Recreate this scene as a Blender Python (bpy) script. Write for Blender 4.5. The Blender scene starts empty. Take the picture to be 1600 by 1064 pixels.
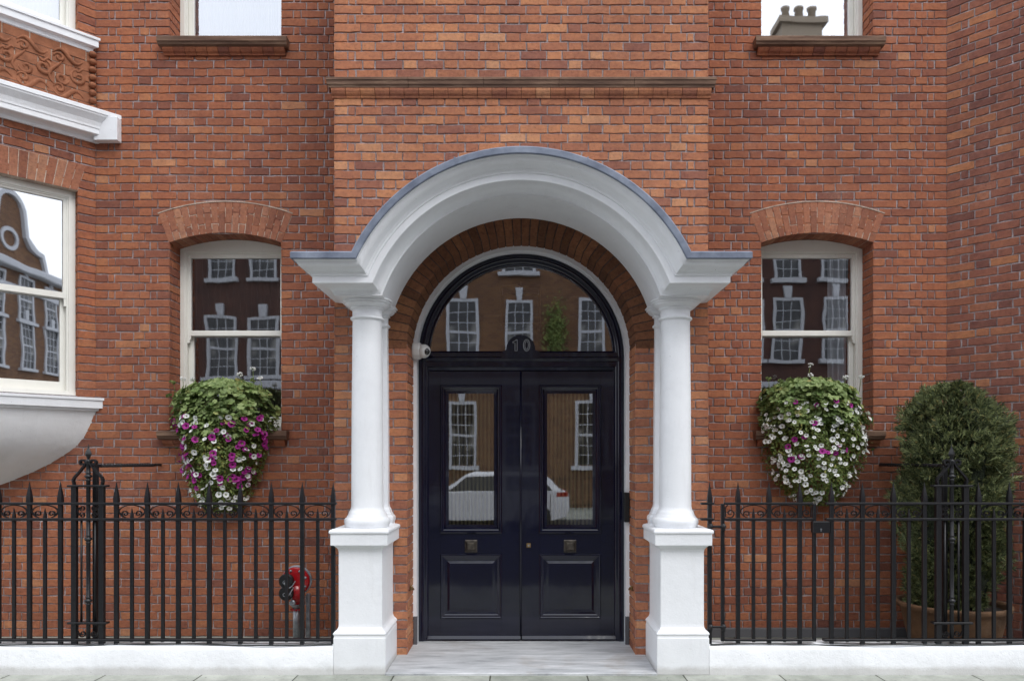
import bpy, math, random
import numpy as np
from mathutils import Vector, Matrix
PI = math.pi
R = math.radians
random.seed(7)
rng = np.random.default_rng(11)
S = bpy.context.scene
COL = S.collection

# ------------------------------------------------------------------ camera, sky, sun, exposure
CAMZ, F, VX, VY, DC = 1.6, 1150.0, 814.5, 720.0, 6.02      # eye height, focal length in px of a 1600 px frame, vanishing point, distance
cd = bpy.data.cameras.new("camera")
cam = bpy.data.objects.new("camera", cd); COL.objects.link(cam)
cam.location = (0, -DC, CAMZ); cam.rotation_euler = (R(90), 0, 0)
cd.sensor_width = 36; cd.lens = 36 * F / 1600
cd.shift_x = -(VX - 800) / 1600; cd.shift_y = (VY - 532) / 1600
cd.clip_start = .05; cd.clip_end = 600
S.camera = cam
W_ = bpy.data.worlds.new("World"); S.world = W_; W_.use_nodes = True
nt = W_.node_tree; nt.nodes.clear()
SUN_EL, SUN_AZ = R(52), R(38)         # elevation; azimuth turned to the right of straight behind the camera
sky = nt.nodes.new('ShaderNodeTexSky'); sky.sky_type = 'NISHITA'; sky.sun_disc = False
sky.sun_elevation = SUN_EL; sky.sun_rotation = PI - SUN_AZ
sky.air_density = 1.0; sky.dust_density = 3.0
tc = nt.nodes.new('ShaderNodeTexCoord')
cn = nt.nodes.new('ShaderNodeTexNoise'); cn.inputs['Scale'].default_value = 2.2; cn.inputs['Detail'].default_value = 6
cr = nt.nodes.new('ShaderNodeValToRGB'); cr.color_ramp.elements[0].position = .3; cr.color_ramp.elements[1].position = .75
cr.color_ramp.elements[0].color = (11.6, 12.4, 13.5, 1); cr.color_ramp.elements[1].color = (15.6, 16.2, 17.0, 1)
mx = nt.nodes.new('ShaderNodeMixRGB'); mx.inputs['Fac'].default_value = .85
bg = nt.nodes.new('ShaderNodeBackground'); bg.inputs['Strength'].default_value = .12
wo = nt.nodes.new('ShaderNodeOutputWorld')
nt.links.new(tc.outputs['Generated'], cn.inputs['Vector']); nt.links.new(cn.outputs['Fac'], cr.inputs['Fac'])
nt.links.new(sky.outputs[0], mx.inputs['Color1']); nt.links.new(cr.outputs[0], mx.inputs['Color2'])
nt.links.new(mx.outputs[0], bg.inputs['Color']); nt.links.new(bg.outputs[0], wo.inputs['Surface'])
sl = bpy.data.lights.new("sun", 'SUN'); sl.energy = 1.1; sl.angle = R(28); sl.color = (1, .975, .94)
so = bpy.data.objects.new("sun", sl); COL.objects.link(so)
sdir = Vector((math.sin(SUN_AZ) * math.cos(SUN_EL), -math.cos(SUN_AZ) * math.cos(SUN_EL), math.sin(SUN_EL)))
so.rotation_euler = sdir.to_track_quat('Z', 'Y').to_euler(); so.location = (5, -8, 12)
S.view_settings.view_transform = 'Standard'; S.view_settings.look = 'None'
S.view_settings.gamma = 1; S.view_settings.exposure = 0.43
S.render.engine = 'CYCLES'
S.cycles.use_denoising = True
S.cycles.max_bounces = 8; S.cycles.transparent_max_bounces = 12

# ------------------------------------------------------------------ measuring: photo px at camera distance z -> metres
def X(px, z): return (px - VX) * z / F
def Z(py, z): return CAMZ + (VY - py) * z / F
def Yz(z): return z - DC

# ------------------------------------------------------------------ materials
def srgb(r, g, b):
    f = lambda c: (c / 255 / 12.92) if c / 255 <= .04045 else ((c / 255 + .055) / 1.055) ** 2.4
    return (f(r), f(g), f(b), 1)
class NT:
    def __init__(s, name):
        s.m = bpy.data.materials.new(name); s.m.use_nodes = True; s.t = s.m.node_tree; s.t.nodes.clear()
        s.out = s.n('ShaderNodeOutputMaterial'); s.tc = s.n('ShaderNodeTexCoord')
    def n(s, k, **kw):
        x = s.t.nodes.new(k)
        for a, b in kw.items(): setattr(x, a, b)
        return x
    def l(s, a, b): s.t.links.new(a, b)
    def noise(s, scale, detail=4, rough=.55, src=None, stretch=None):
        x = s.n('ShaderNodeTexNoise'); x.inputs['Scale'].default_value = scale; x.inputs['Detail'].default_value = detail
        x.inputs['Roughness'].default_value = rough
        v = src or s.tc.outputs['Object']
        if stretch:
            mp = s.n('ShaderNodeMapping'); mp.inputs['Scale'].default_value = stretch; s.l(v, mp.inputs[0]); v = mp.outputs[0]
        s.l(v, x.inputs['Vector']); return x.outputs['Fac']
    def ramp(s, fac, stops, interp='LINEAR'):
        x = s.n('ShaderNodeValToRGB'); e = x.color_ramp.elements; x.color_ramp.interpolation = interp
        while len(e) < len(stops): e.new(.5)
        for i, (p, c) in enumerate(stops):
            e[i].position = p; e[i].color = c if len(c) == 4 else (*c, 1)
        s.l(fac, x.inputs['Fac']); return x.outputs['Color']
    def mix(s, fac, a, b, mode='MIX'):
        x = s.n('ShaderNodeMixRGB', blend_type=mode)
        for sock, v in ((x.inputs['Fac'], fac), (x.inputs['Color1'], a), (x.inputs['Color2'], b)):
            if hasattr(v, 'is_linked'): s.l(v, sock)
            else: sock.default_value = v
        return x.outputs['Color']
    def math(s, op, a, b=0.0, clamp=False):
        x = s.n('ShaderNodeMath', operation=op, use_clamp=clamp)
        for i, v in enumerate((a, b)):
            if hasattr(v, 'is_linked'): s.l(v, x.inputs[i])
            else: x.inputs[i].default_value = v
        return x.outputs[0]
    def bump(s, h, dist, strength=1, normal=None):
        x = s.n('ShaderNodeBump'); x.inputs['Distance'].default_value = dist; x.inputs['Strength'].default_value = strength
        s.l(h, x.inputs['Height'])
        if normal: s.l(normal, x.inputs['Normal'])
        return x.outputs[0]
    def bsdf(s, color, rough=.6, normal=None, metallic=0, coat=0, spec=.5, **kw):
        x = s.n('ShaderNodeBsdfPrincipled')
        for sock, v in ((x.inputs['Base Color'], color), (x.inputs['Roughness'], rough)):
            if hasattr(v, 'is_linked'): s.l(v, sock)
            else: sock.default_value = v
        x.inputs['Metallic'].default_value = metallic; x.inputs['Coat Weight'].default_value = coat
        x.inputs['Coat Roughness'].default_value = .03
        x.inputs['Specular IOR Level'].default_value = spec
        if normal: s.l(normal, x.inputs['Normal'])
        for k, v in kw.items(): x.inputs[k.replace('_', ' ')].default_value = v
        s.l(x.outputs[0], s.out.inputs['Surface']); return x
def rnd(s): return s.n('ShaderNodeNewGeometry').outputs['Random Per Island']

def brick_mat(name, palette, pale=.5, wide=1.0):
    s = NT(name)
    r = rnd(s)
    c = s.ramp(r, palette)
    nz = s.noise(38, 8, .7)
    c = s.mix(.75, c, s.ramp(nz, [(.3, (.42, .4, .42)), (.46, (.9, .9, .9)), (.58, (1.05, 1.05, 1.05)), (.75, (1.5, 1.45, 1.38))]), 'MULTIPLY')
    c = s.mix(.62, c, s.ramp(s.noise(17, 5, .75, stretch=(.6, .6, 1.3)), [(.32, (.74, .68, .78)), (.5, (1, 1, 1)), (.68, (1.2, 1.2, 1.02))]), 'MULTIPLY')
    big = s.noise(.9 * wide, 4, .6)
    c = s.mix(.6, c, s.ramp(big, [(.3, (.72, .72, .76)), (.5, (1, 1, 1)), (.72, (1.2, 1.13, 1.04))]), 'MULTIPLY')
    c = s.mix(.55, c, s.ramp(s.noise(5, 5, .7, stretch=(1, 1, .1)), [(.3, (.78, .76, .78)), (.5, (1, 1, 1)), (.7, (1.08, 1.06, 1.04))]), 'MULTIPLY')
    # pale salt bloom in patches
    m1 = s.ramp(s.noise(2.3, 5, .65), [(.57, (0, 0, 0)), (.72, (1, 1, 1))])
    m2 = s.math('MULTIPLY', m1, s.ramp(s.noise(60, 5, .7), [(.4, (0, 0, 0)), (.65, (1, 1, 1))]))
    c = s.mix(s.math('MULTIPLY', m2, pale), c, srgb(205, 160, 135))
    # dark specks, soot
    sp = s.ramp(s.noise(120, 3, .6), [(.66, (0, 0, 0)), (.74, (1, 1, 1))])
    c = s.mix(s.math('MULTIPLY', sp, .55), c, srgb(60, 32, 26))
    h = s.math('ADD', s.math('MULTIPLY', s.noise(55, 8, .75), 1.0), s.math('MULTIPLY', s.noise(260, 4, .7), .5))
    s.bsdf(c, .92, s.bump(h, .006, .9), spec=.25)
    return s.m
PAL_A = [(0, srgb(126, 82, 70)), (.07, srgb(143, 90, 72)), (.3, srgb(152, 96, 73)), (.6, srgb(159, 100, 75)), (.9, srgb(164, 105, 77)), (.97, srgb(172, 114, 82)), (1, srgb(182, 130, 98))]
PAL_B = [(0, srgb(142, 94, 80)), (.1, srgb(158, 104, 82)), (.4, srgb(171, 113, 85)), (.7, srgb(177, 118, 88)), (.92, srgb(184, 126, 92)), (1, srgb(196, 144, 110))]
PAL_C = [(0, srgb(116, 78, 70)), (.2, srgb(132, 87, 75)), (.6, srgb(143, 93, 76)), (.9, srgb(152, 100, 78)), (1, srgb(174, 118, 84))]
PAL_V = [(0, srgb(138, 90, 72)), (.4, srgb(158, 104, 82)), (.8, srgb(166, 112, 88)), (1, srgb(176, 128, 102))]
M = {}
M['brick'] = brick_mat('red_brick', PAL_A, .35)
M['brick_mid'] = brick_mat('orange_red_brick', PAL_B, .4)
M['brick_side'] = brick_mat('shaded_red_brick', PAL_C, .3)  # red brick toned down: shade of the side facing off the light
M['voussoir'] = brick_mat('rubbed_brick', PAL_V, .25)
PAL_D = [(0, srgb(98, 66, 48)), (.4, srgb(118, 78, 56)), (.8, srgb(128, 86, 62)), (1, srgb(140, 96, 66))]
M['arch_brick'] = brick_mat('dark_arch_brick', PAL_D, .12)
def mortar(name, a, b):
    s = NT(name)
    c = s.ramp(s.noise(9, 8, .75), [(.3, a), (.7, b)])
    c = s.mix(.8, c, s.ramp(s.noise(90, 4, .7), [(.3, (.45, .43, .43)), (.6, (1.1, 1.1, 1.1))]), 'MULTIPLY')
    s.bsdf(c, .95, s.bump(s.noise(160, 5, .8), .004, 1), spec=.2)
    return s.m
M['mortar'] = mortar('grey_mortar', srgb(128, 118, 118), srgb(206, 196, 199))
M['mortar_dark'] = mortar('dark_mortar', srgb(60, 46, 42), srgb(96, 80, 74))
M['mortar_pale'] = mortar('pale_mortar', srgb(160, 140, 128), srgb(214, 196, 180))

def white_mat(name, col, rough=.42, dirt=.35, bump=.0012, splash=False):
    s = NT(name)
    c = s.mix(s.math('MULTIPLY', s.ramp(s.noise(3.2, 6, .65), [(.45, (0, 0, 0)), (.75, (1, 1, 1))]), dirt), col, (col[0] * .78, col[1] * .78, col[2] * .79, 1))
    if splash:
        sep = s.n('ShaderNodeSeparateXYZ'); s.l(s.tc.outputs['Object'], sep.inputs[0])
        zz = s.math('ADD', sep.outputs[2], s.math('MULTIPLY', s.noise(7, 8, .8), -.075))
        band = s.ramp(zz, [(0.0, (1, 1, 1)), (.035, (0, 0, 0))])
        c = s.mix(s.math('MULTIPLY', band, .38), c, srgb(134, 126, 110))
    c = s.mix(s.math('MULTIPLY', s.ramp(s.noise(9, 5, .7, stretch=(1, 1, .12)), [(.55, (0, 0, 0)), (.75, (1, 1, 1))]), .22), c, (col[0] * .68, col[1] * .67, col[2] * .64, 1))
    sp = s.ramp(s.noise(75, 3, .5), [(.735, (0, 0, 0)), (.755, (1, 1, 1))])
    c = s.mix(s.math('MULTIPLY', sp, .5), c, srgb(96, 88, 80))
    h = s.math('ADD', s.noise(7, 3, .5), s.math('MULTIPLY', s.noise(90, 4, .6), .25))
    s.bsdf(c, rough, s.bump(h, bump * 4, .6), spec=.4)
    return s.m
M['white'] = white_mat('white_paint', (.81, .825, .855, 1), .45, .35, .002)
M['white_low'] = white_mat('white_pedestal_paint', (.81, .825, .855, 1), .5, .4, .0025, True)
M['plinth'] = white_mat('white_masonry_paint', (.84, .855, .88, 1), .7, .55, .005, True)
M['stucco'] = white_mat('white_render', (.80, .805, .82, 1), .85, .4, .003)
M['cream'] = white_mat('cream_sash_paint', (.81, .80, .745, 1), .35, .25)
s = NT('lead_sheet')
c = s.ramp(s.noise(6, 6, .6), [(.3, srgb(92, 100, 118)), (.7, srgb(138, 146, 162))])
s.bsdf(c, .5, s.bump(s.noise(14, 4), .006, .5), spec=.4); M['lead'] = s.m
s = NT('brown_sandstone')
c = s.ramp(s.noise(4, 6, .7, stretch=(.7, 1, 6)), [(.25, srgb(72, 54, 46)), (.5, srgb(108, 84, 70)), (.8, srgb(156, 128, 106))])
s.bsdf(c, .85, s.bump(s.noise(70, 5, .7), .004, .8), spec=.25); M['stone'] = s.m
s = NT('terracotta_relief')
c = s.ramp(s.noise(9, 6, .7), [(.3, srgb(118, 74, 52)), (.6, srgb(152, 98, 70)), (.8, srgb(176, 124, 92))])
s.bsdf(c, .8, s.bump(s.noise(60, 5, .7), .004, .8), spec=.3); M['terracotta'] = s.m
s = NT('black_iron')
sp = s.ramp(s.noise(130, 4, .6), [(.68, (0, 0, 0)), (.73, (1, 1, 1))])
c = s.mix(s.math('MULTIPLY', sp, .5), srgb(20, 20, 24), srgb(120, 116, 112))
s.bsdf(c, .42, s.bump(s.noise(60, 4, .6), .002, .6), spec=.4); M['iron'] = s.m
s = NT('navy_gloss_paint')
c = s.mix(s.noise(3, 3), srgb(7, 8, 24), srgb(12, 15, 40))
s.bsdf(c, .12, s.bump(s.noise(3.2, 3, .5, stretch=(1, 1, .4)), .02, .45), coat=.25, spec=.42); M['navy'] = s.m
s = NT('aged_bronze'); s.bsdf(s.ramp(s.noise(30, 4), [(.3, srgb(58, 54, 50)), (.7, srgb(92, 86, 78))]), .45, metallic=.6); M['bronze'] = s.m
s = NT('brushed_steel'); s.bsdf(s.ramp(s.noise(20, 5), [(.3, srgb(120, 126, 134)), (.7, srgb(176, 180, 186))]), .42, metallic=.8); M['steel'] = s.m
s = NT('red_enamel'); s.bsdf(s.mix(s.noise(14, 4), srgb(140, 8, 18), srgb(176, 16, 28)), .3, coat=.4); M['red'] = s.m
def plain(name, col, rough=.6, **kw):
    s = NT(name); c = s.mix(s.math('MULTIPLY', s.noise(12, 5, .6), .35), col, (col[0] * .6, col[1] * .6, col[2] * .6, 1))
    s.bsdf(c, rough, s.bump(s.noise(80, 4), .002, .4), **kw); return s.m
M['black_rubber'] = plain('black_plastic', srgb(26, 28, 30), .45)
M['grille'] = plain('number_grey', srgb(150, 152, 156), .4)
M['pvc'] = plain('camera_housing_white', (.75, .75, .74, 1), .35)
M['darkglass'] = plain('dark_dome_glass', srgb(18, 18, 20), .08, coat=.8)
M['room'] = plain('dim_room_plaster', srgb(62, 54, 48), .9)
M['hall'] = plain('hall_panelling', srgb(112, 88, 60), .8)
M['netting'] = plain('pale_net_curtain', (.78, .80, .86, 1), .9)
s = NT('olive_voile')
wv = s.n('ShaderNodeTexWave', bands_direction='X'); wv.inputs['Scale'].default_value = 9; wv.inputs['Distortion'].default_value = .4; s.l(s.tc.outputs['Object'], wv.inputs[0])
s.bsdf(s.ramp(wv.outputs['Fac'], [(.3, srgb(92, 82, 56)), (.65, srgb(168, 158, 122))]), .9); M['voile'] = s.m
M['brass'] = plain('dull_brass', srgb(150, 124, 80), .4, metallic=.7)
M['soil'] = plain('soil', srgb(40, 30, 24), 1)
M['bark'] = plain('bark', srgb(70, 52, 40), .9)
M['skirt'] = plain('grey_render', srgb(92, 92, 96), .9)
s = NT('terracotta_pot')
c = s.ramp(s.noise(5, 6, .7), [(.3, srgb(84, 62, 44)), (.7, srgb(128, 96, 68))])
c = s.mix(s.ramp(s.noise(3, 5, .7), [(.55, (0, 0, 0)), (.75, (.5, .5, .5))]), c, srgb(170, 150, 128))
s.bsdf(c, .85, s.bump(s.noise(50, 4), .004, .5)); M['pot'] = s.m

def glass(name, base, k=2.0, tint=(.9, .92, .92, 1), wav=.0):
    s = NT(name)
    fr = s.n('ShaderNodeFresnel'); fr.inputs['IOR'].default_value = 1.5
    fac = s.math('ADD', s.math('MULTIPLY', fr.outputs[0], k), base, True)
    tr = s.n('ShaderNodeBsdfTransparent'); tr.inputs[0].default_value = tint
    gl = s.n('ShaderNodeBsdfGlossy'); gl.inputs['Roughness'].default_value = .016
    gl.inputs['Color'].default_value = (.95, .96, 1, 1)
    if wav:
        b = s.bump(s.noise(1.6, 2, .5), wav, 1); s.l(b, gl.inputs['Normal']); s.l(b, fr.inputs['Normal'])
    mxs = s.n('ShaderNodeMixShader'); s.l(fac, mxs.inputs[0]); s.l(tr.outputs[0], mxs.inputs[1]); s.l(gl.outputs[0], mxs.inputs[2])
    s.l(mxs.outputs[0], s.out.inputs['Surface']); return s.m
M['glass'] = glass('window_glass', .20, 2.0, wav=.0011)
M['glass_bay'] = glass('bay_glass', .46, 2.0, wav=.0009)
M['glass_up'] = glass('upper_window_glass', .34, 2.0, wav=.0007)
M['glass_door'] = glass('door_glass', .22, 2.0, wav=.0008)

def leaf_mat(name, lo, hi, rough=.5, trans=.25):
    s = NT(name)
    c = s.ramp(rnd(s), [(0, lo), (.55, tuple((a + b) / 2 for a, b in zip(lo, hi))), (.93, hi), (1, (hi[0] * 1.1, hi[1] * .8, hi[2] * .7, 1))])
    c = s.mix(.5, c, s.ramp(s.noise(6, 3), [(.3, (.6, .65, .6)), (.7, (1.15, 1.15, 1.1))]), 'MULTIPLY')
    b = s.bsdf(c, rough, spec=.35)
    t = s.n('ShaderNodeBsdfTranslucent'); s.l(c, t.inputs[0])
    mm = s.n('ShaderNodeMixShader'); mm.inputs[0].default_value = trans
    s.l(b.outputs[0], mm.inputs[1]); s.l(t.outputs[0], mm.inputs[2]); s.l(mm.outputs[0], s.out.inputs['Surface'])
    return s.m
M['geranium'] = leaf_mat('geranium_leaf', (.13, .20, .06, 1), (.34, .42, .17, 1))
M['trail'] = leaf_mat('trailing_leaf', (.08, .13, .03, 1), (.30, .36, .11, 1))
M['conifer'] = leaf_mat('conifer_spray', (.035, .055, .025, 1), (.27, .30, .13, 1), .6, .15)
M['petal_w'] = leaf_mat('white_petal', (.72, .72, .72, 1), (.85, .85, .84, 1), .6, .2)
M['petal_p'] = leaf_mat('magenta_petal', (.30, .012, .20, 1), (.42, .03, .30, 1), .6, .2)
M['eye_w'] = plain('petal_throat_green', srgb(120, 124, 60), .7)
M['eye_p'] = plain('petal_throat_dark', srgb(70, 8, 50), .7)

# ------------------------------------------------------------------ mesh helpers
class MB:
    def __init__(s): s.v = []; s.f = []; s.m = []; s.sm = []
    def add(s, vs, fs, mi=0, smooth=False):
        o = len(s.v); s.v.extend([tuple(map(float, p)) for p in vs])
        for f in fs: s.f.append(tuple(o + i for i in f)); s.m.append(mi); s.sm.append(smooth)
        return s
    def box(s, x0, x1, y0, y1, z0, z1, mi=0, bev=0):
        if x0 > x1: x0, x1 = x1, x0
        if y0 > y1: y0, y1 = y1, y0
        if z0 > z1: z0, z1 = z1, z0
        if bev <= 0:
            v = [(x, y, z) for z in (z0, z1) for y in (y0, y1) for x in (x0, x1)]
            s.add(v, [(0, 1, 5, 4), (1, 3, 7, 5), (3, 2, 6, 7), (2, 0, 4, 6), (4, 5, 7, 6), (0, 2, 3, 1)], mi)
        else:
            b = min(bev, (x1 - x0) / 2.01, (y1 - y0) / 2.01, (z1 - z0) / 2.01)
            rings = []
            for z, ins in ((z0, b), (z0 + b, 0), (z1 - b, 0), (z1, b)):
                a0, a1, c0, c1 = x0 + ins, x1 - ins, y0 + ins, y1 - ins
                k = b if ins == 0 else 0.0001
                rings.append([(a0 + k, c0, z), (a1 - k, c0, z), (a1, c0 + k, z), (a1, c1 - k, z), (a1 - k, c1, z), (a0 + k, c1, z), (a0, c1 - k, z), (a0, c0 + k, z)])
            s.loft(rings, mi, cap=True)
        return s
    def loft(s, rings, mi=0, cap=False, closed=True, smooth=False):
        n = len(rings[0]); v = [p for r in rings for p in r]; f = []
        for i in range(len(rings) - 1):
            for j in range(n if closed else n - 1):
                k = (j + 1) % n; f.append((i * n + j, i * n + k, (i + 1) * n + k, (i + 1) * n + j))
        o = len(s.f); s.add(v, f, mi, smooth)
        if cap:
            base = len(s.v) - len(v)
            s.f.append(tuple(base + j for j in reversed(range(n)))); s.m.append(mi); s.sm.append(False)
            s.f.append(tuple(base + (len(rings) - 1) * n + j for j in range(n))); s.m.append(mi); s.sm.append(False)
        return s
    def prism(s, poly, y0, y1, mi=0):      # poly in (x,z), extruded along y
        a = [(x, y0, z) for x, z in poly]; b = [(x, y1, z) for x, z in poly]
        return s.loft([a, b], mi, cap=True)
    def lathe(s, cx, cy, prof, n=40, mi=0, smooth=True, cap=True, a0=0, a1=2 * PI):
        full = abs(a1 - a0 - 2 * PI) < 1e-6
        cnt = n if full else n + 1
        rings = [[(cx + r * math.cos(a0 + (a1 - a0) * j / n), cy + r * math.sin(a0 + (a1 - a0) * j / n), z) for j in range(cnt)] for r, z in prof]
        s.loft(rings, mi, cap=cap and full, closed=full, smooth=smooth); return s
    def tube(s, pts, r, n=8, mi=0, smooth=True, cap=True, sq=False):
        P = [Vector(p) for p in pts]; rings = []; up = None
        for i, p in enumerate(P):
            t = (P[min(i + 1, len(P) - 1)] - P[max(i - 1, 0)]).normalized()
            if up is None:
                up = Vector((0, 0, 1)) if abs(t.z) < .9 else Vector((0, 1, 0))
            a = t.cross(up).normalized(); b = a.cross(t).normalized(); up = b
            rr = r[i] if isinstance(r, (list, tuple)) else r
            rings.append([tuple(p + a * rr * math.cos(2 * PI * j / n + (PI / 4 if sq else 0)) + b * rr * math.sin(2 * PI * j / n + (PI / 4 if sq else 0))) for j in range(n)])
        s.loft(rings, mi, cap=cap, smooth=smooth); return s
    def strap(s, pts, y, dep=.014, th=.007, mi=0):     # flat bar bent in the x-z plane
        P = [Vector((p[0], p[1])) for p in pts]; rings = []
        for i, p in enumerate(P):
            t = (P[min(i + 1, len(P) - 1)] - P[max(i - 1, 0)])
            t = t.normalized() if t.length > 1e-9 else Vector((1, 0))
            nn = Vector((-t.y, t.x)) * th / 2; a = p + nn; b = p - nn
            rings.append([(a.x, y - dep / 2, a.y), (a.x, y + dep / 2, a.y), (b.x, y + dep / 2, b.y), (b.x, y - dep / 2, b.y)])
        s.loft(rings, mi, cap=True); return s
    def sphere(s, c, r, n=16, mi=0, sx=1, sy=1, sz=1):
        rings = []
        for i in range(n // 2 + 1):
            a = -PI / 2 + PI * i / (n // 2); rr = max(math.cos(a), .001) * r
            rings.append([(c[0] + sx * rr * math.cos(2 * PI * j / n), c[1] + sy * rr * math.sin(2 * PI * j / n), c[2] + sz * r * math.sin(a)) for j in range(n)])
        s.loft(rings, mi, cap=True, smooth=True); return s
    def build(s, name, mats, parent=None, origin=None, label=None):
        me = bpy.data.meshes.new(name)
        root = parent
        off = Vector((0, 0, 0))
        if parent is not None:
            p = parent
            while p is not None: off += Vector(p.location); p = p.parent
        V = np.array(s.v, dtype=np.float64).reshape(-1, 3)
        org = Vector(origin) if origin else off
        V = V - np.array(org)
        me.from_pydata(V.tolist(), [], s.f)
        for m_ in (mats if isinstance(mats, (list, tuple)) else [mats]): me.materials.append(m_)
        me.polygons.foreach_set('material_index', s.m); me.polygons.foreach_set('use_smooth', s.sm)
        me.update()
        o = bpy.data.objects.new(name, me); COL.objects.link(o)
        if parent is not None: o.parent = parent
        if origin: o.location = org - off
        if label: o['label'] = label
        return o
def arrays(name, V, Fc, mats, parent=None, origin=None, mi=None):
    mb = MB(); mb.v = V; mb.f = Fc; mb.m = mi if mi is not None else [0] * len(Fc); mb.sm = [False] * len(Fc)
    return mb.build(name, mats, parent, origin)
def thing(name, label, cat, loc=(0, 0, 0), group=None):
    o = bpy.data.objects.new(name, None); COL.objects.link(o); o.location = loc; o['label'] = label; o['category'] = cat
    if group: o['group'] = group
    return o
def tag(o, label, cat, group=None):
    o['label'] = label; o['category'] = cat
    if group: o['group'] = group
    return o
def dup(src, parent, loc=None, rot=None, scale=None):
    c = src.copy(); COL.objects.link(c); c.parent = parent
    if loc is not None: c.location = loc
    if rot is not None: c.rotation_euler = rot
    if scale is not None: c.scale = scale
    for ch in src.children: dup(ch, c)
    return c
def struct(o): o['kind'] = 'structure'; return o

# ------------------------------------------------------------------ brickwork
CH, ST, HD, JT = .075, .225, .1125, .0112
def one_brick(mb, tf, u0, u1, v0, v1, mi=0, dep=.0095, rag=1.0):
    g = JT / 2
    a0, a1, b0, b1 = u0 + g, u1 - g, v0 + g, v1 - g
    if a1 - a0 < .012: return
    nu = 5 if a1 - a0 > .13 else 3
    pts = []
    for i in range(nu): pts.append((a0 + (a1 - a0) * i / nu, b0))
    for i in range(2): pts.append((a1, b0 + (b1 - b0) * i / 2))
    for i in range(nu): pts.append((a1 - (a1 - a0) * i / nu, b1))
    for i in range(2): pts.append((a0, b1 - (b1 - b0) * i / 2))
    jit = [(random.gauss(0, .0014) * rag, random.gauss(0, .0017) * rag) for _ in pts]
    cxx, cyy = (a0 + a1) / 2, (b0 + b1) / 2
    sh = (random.gauss(0, .001) * rag, random.gauss(0, .001) * rag); w = random.uniform(-.0012, .0016) * rag
    tilt = random.gauss(0, .006) * rag
    r0, r1, r2 = [], [], []
    for (u, v), (ju, jv) in zip(pts, jit):
        u += ju + sh[0]; v += jv + sh[1]
        r0.append(tf(u, v, -dep)); r1.append(tf(u, v, w - .0022 + tilt * (v - cyy)))
        su = .0028 * (1 if u < cxx else -1); sv = .0028 * (1 if v < cyy else -1)
        eu = abs(u - a0) < .008 or abs(u - a1) < .008; ev = abs(v - b0) < .008 or abs(v - b1) < .008
        r2.append(tf(u + (su if eu else 0), v + (sv if ev else 0), w + tilt * (v - cyy)))
    n = len(pts)
    f = [(i, (i + 1) % n, n + (i + 1) % n, n + i) for i in range(n)] + [(n + i, n + (i + 1) % n, 2 * n + (i + 1) % n, 2 * n + i) for i in range(n)] + [tuple(range(2 * n, 3 * n))]
    mb.add(r0 + r1 + r2, f, mi)
def bricks(mb, O, U, W, v0, v1, segs, anchor=0.0, flip=False, dep=.0095, mi=0, mm=1, closers=True, a_end=None):
    """Flemish bond on the plane O+u*U+v*z, W the outward normal; segs(vm) gives the solid runs of a course."""
    O, U, W = Vector(O), Vector(U), Vector(W)
    def tf(u, v, w): 
        p = O + U * u + W * w; q = p.x * .8 + p.y * .6
        return (p.x, p.y, p.z + v + .0022 * math.sin(2.3 * q + 3.1 * v) + .0014 * math.sin(6.1 * q - 4 * v))
    hand = U.cross(Vector((0, 0, 1))).dot(W) > 0
    r0 = int(round(v0 / CH)); r1 = int(math.ceil(v1 / CH - 1e-6))
    for r in range(r0, r1):
        va, vb = r * CH, (r + 1) * CH
        runs = segs((va + vb) / 2)
        for (s0, s1) in runs:
            wm = -dep + .0006 + (.0004 if r % 2 else 0); mb.add([tf(s0, va - .006, wm), tf(s1, va - .006, wm), tf(s1, vb + .006, wm), tf(s0, vb + .006, wm)], [(0, 1, 2, 3)], mm)
            # joints of this course, laid out from the anchor end
            per = ST + HD
            lo, hi = s0, s1
            js = []
            off = anchor + (0 if r % 2 == 0 else per / 2)
            k = math.floor((lo - off) / per) - 1
            u = off + k * per
            while u < hi + per:
                js += [u, u + ST]; u += per
            js = [j for j in js if lo + .045 < j < hi - .045]
            # proper corner: header + closer on odd courses
            if closers and js:
                if r % 2: js = [j for j in js if j > lo + .2]; js = [lo + HD, lo + HD + .062] + js if (js and js[0] > lo + HD + .11) else [lo + HD] + js
                else:
                    js = [j for j in js if j > lo + ST + .05]; js = [lo + ST] + js
                if r % 2: js2 = [j for j in js if j < hi - .2]; js = js2 + ([hi - HD - .062, hi - HD] if js2 and js2[-1] < hi - HD - .11 else [hi - HD])
                else:
                    js = [j for j in js if j < hi - ST - .05] + [hi - ST]
                js = sorted(j for j in js if lo + .03 < j < hi - .03)
            ed = [lo - JT / 2] + js + [hi + JT / 2]
            ed = [ed[0]] + [e_ + random.gauss(0, .0035) for e_ in ed[1:-1]] + [ed[-1]]
            for a, b in zip(ed, ed[1:]):
                if b - a < .03: continue
                one_brick(mb, tf, a, b, va, vb, mi, dep)
    return mb
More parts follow.
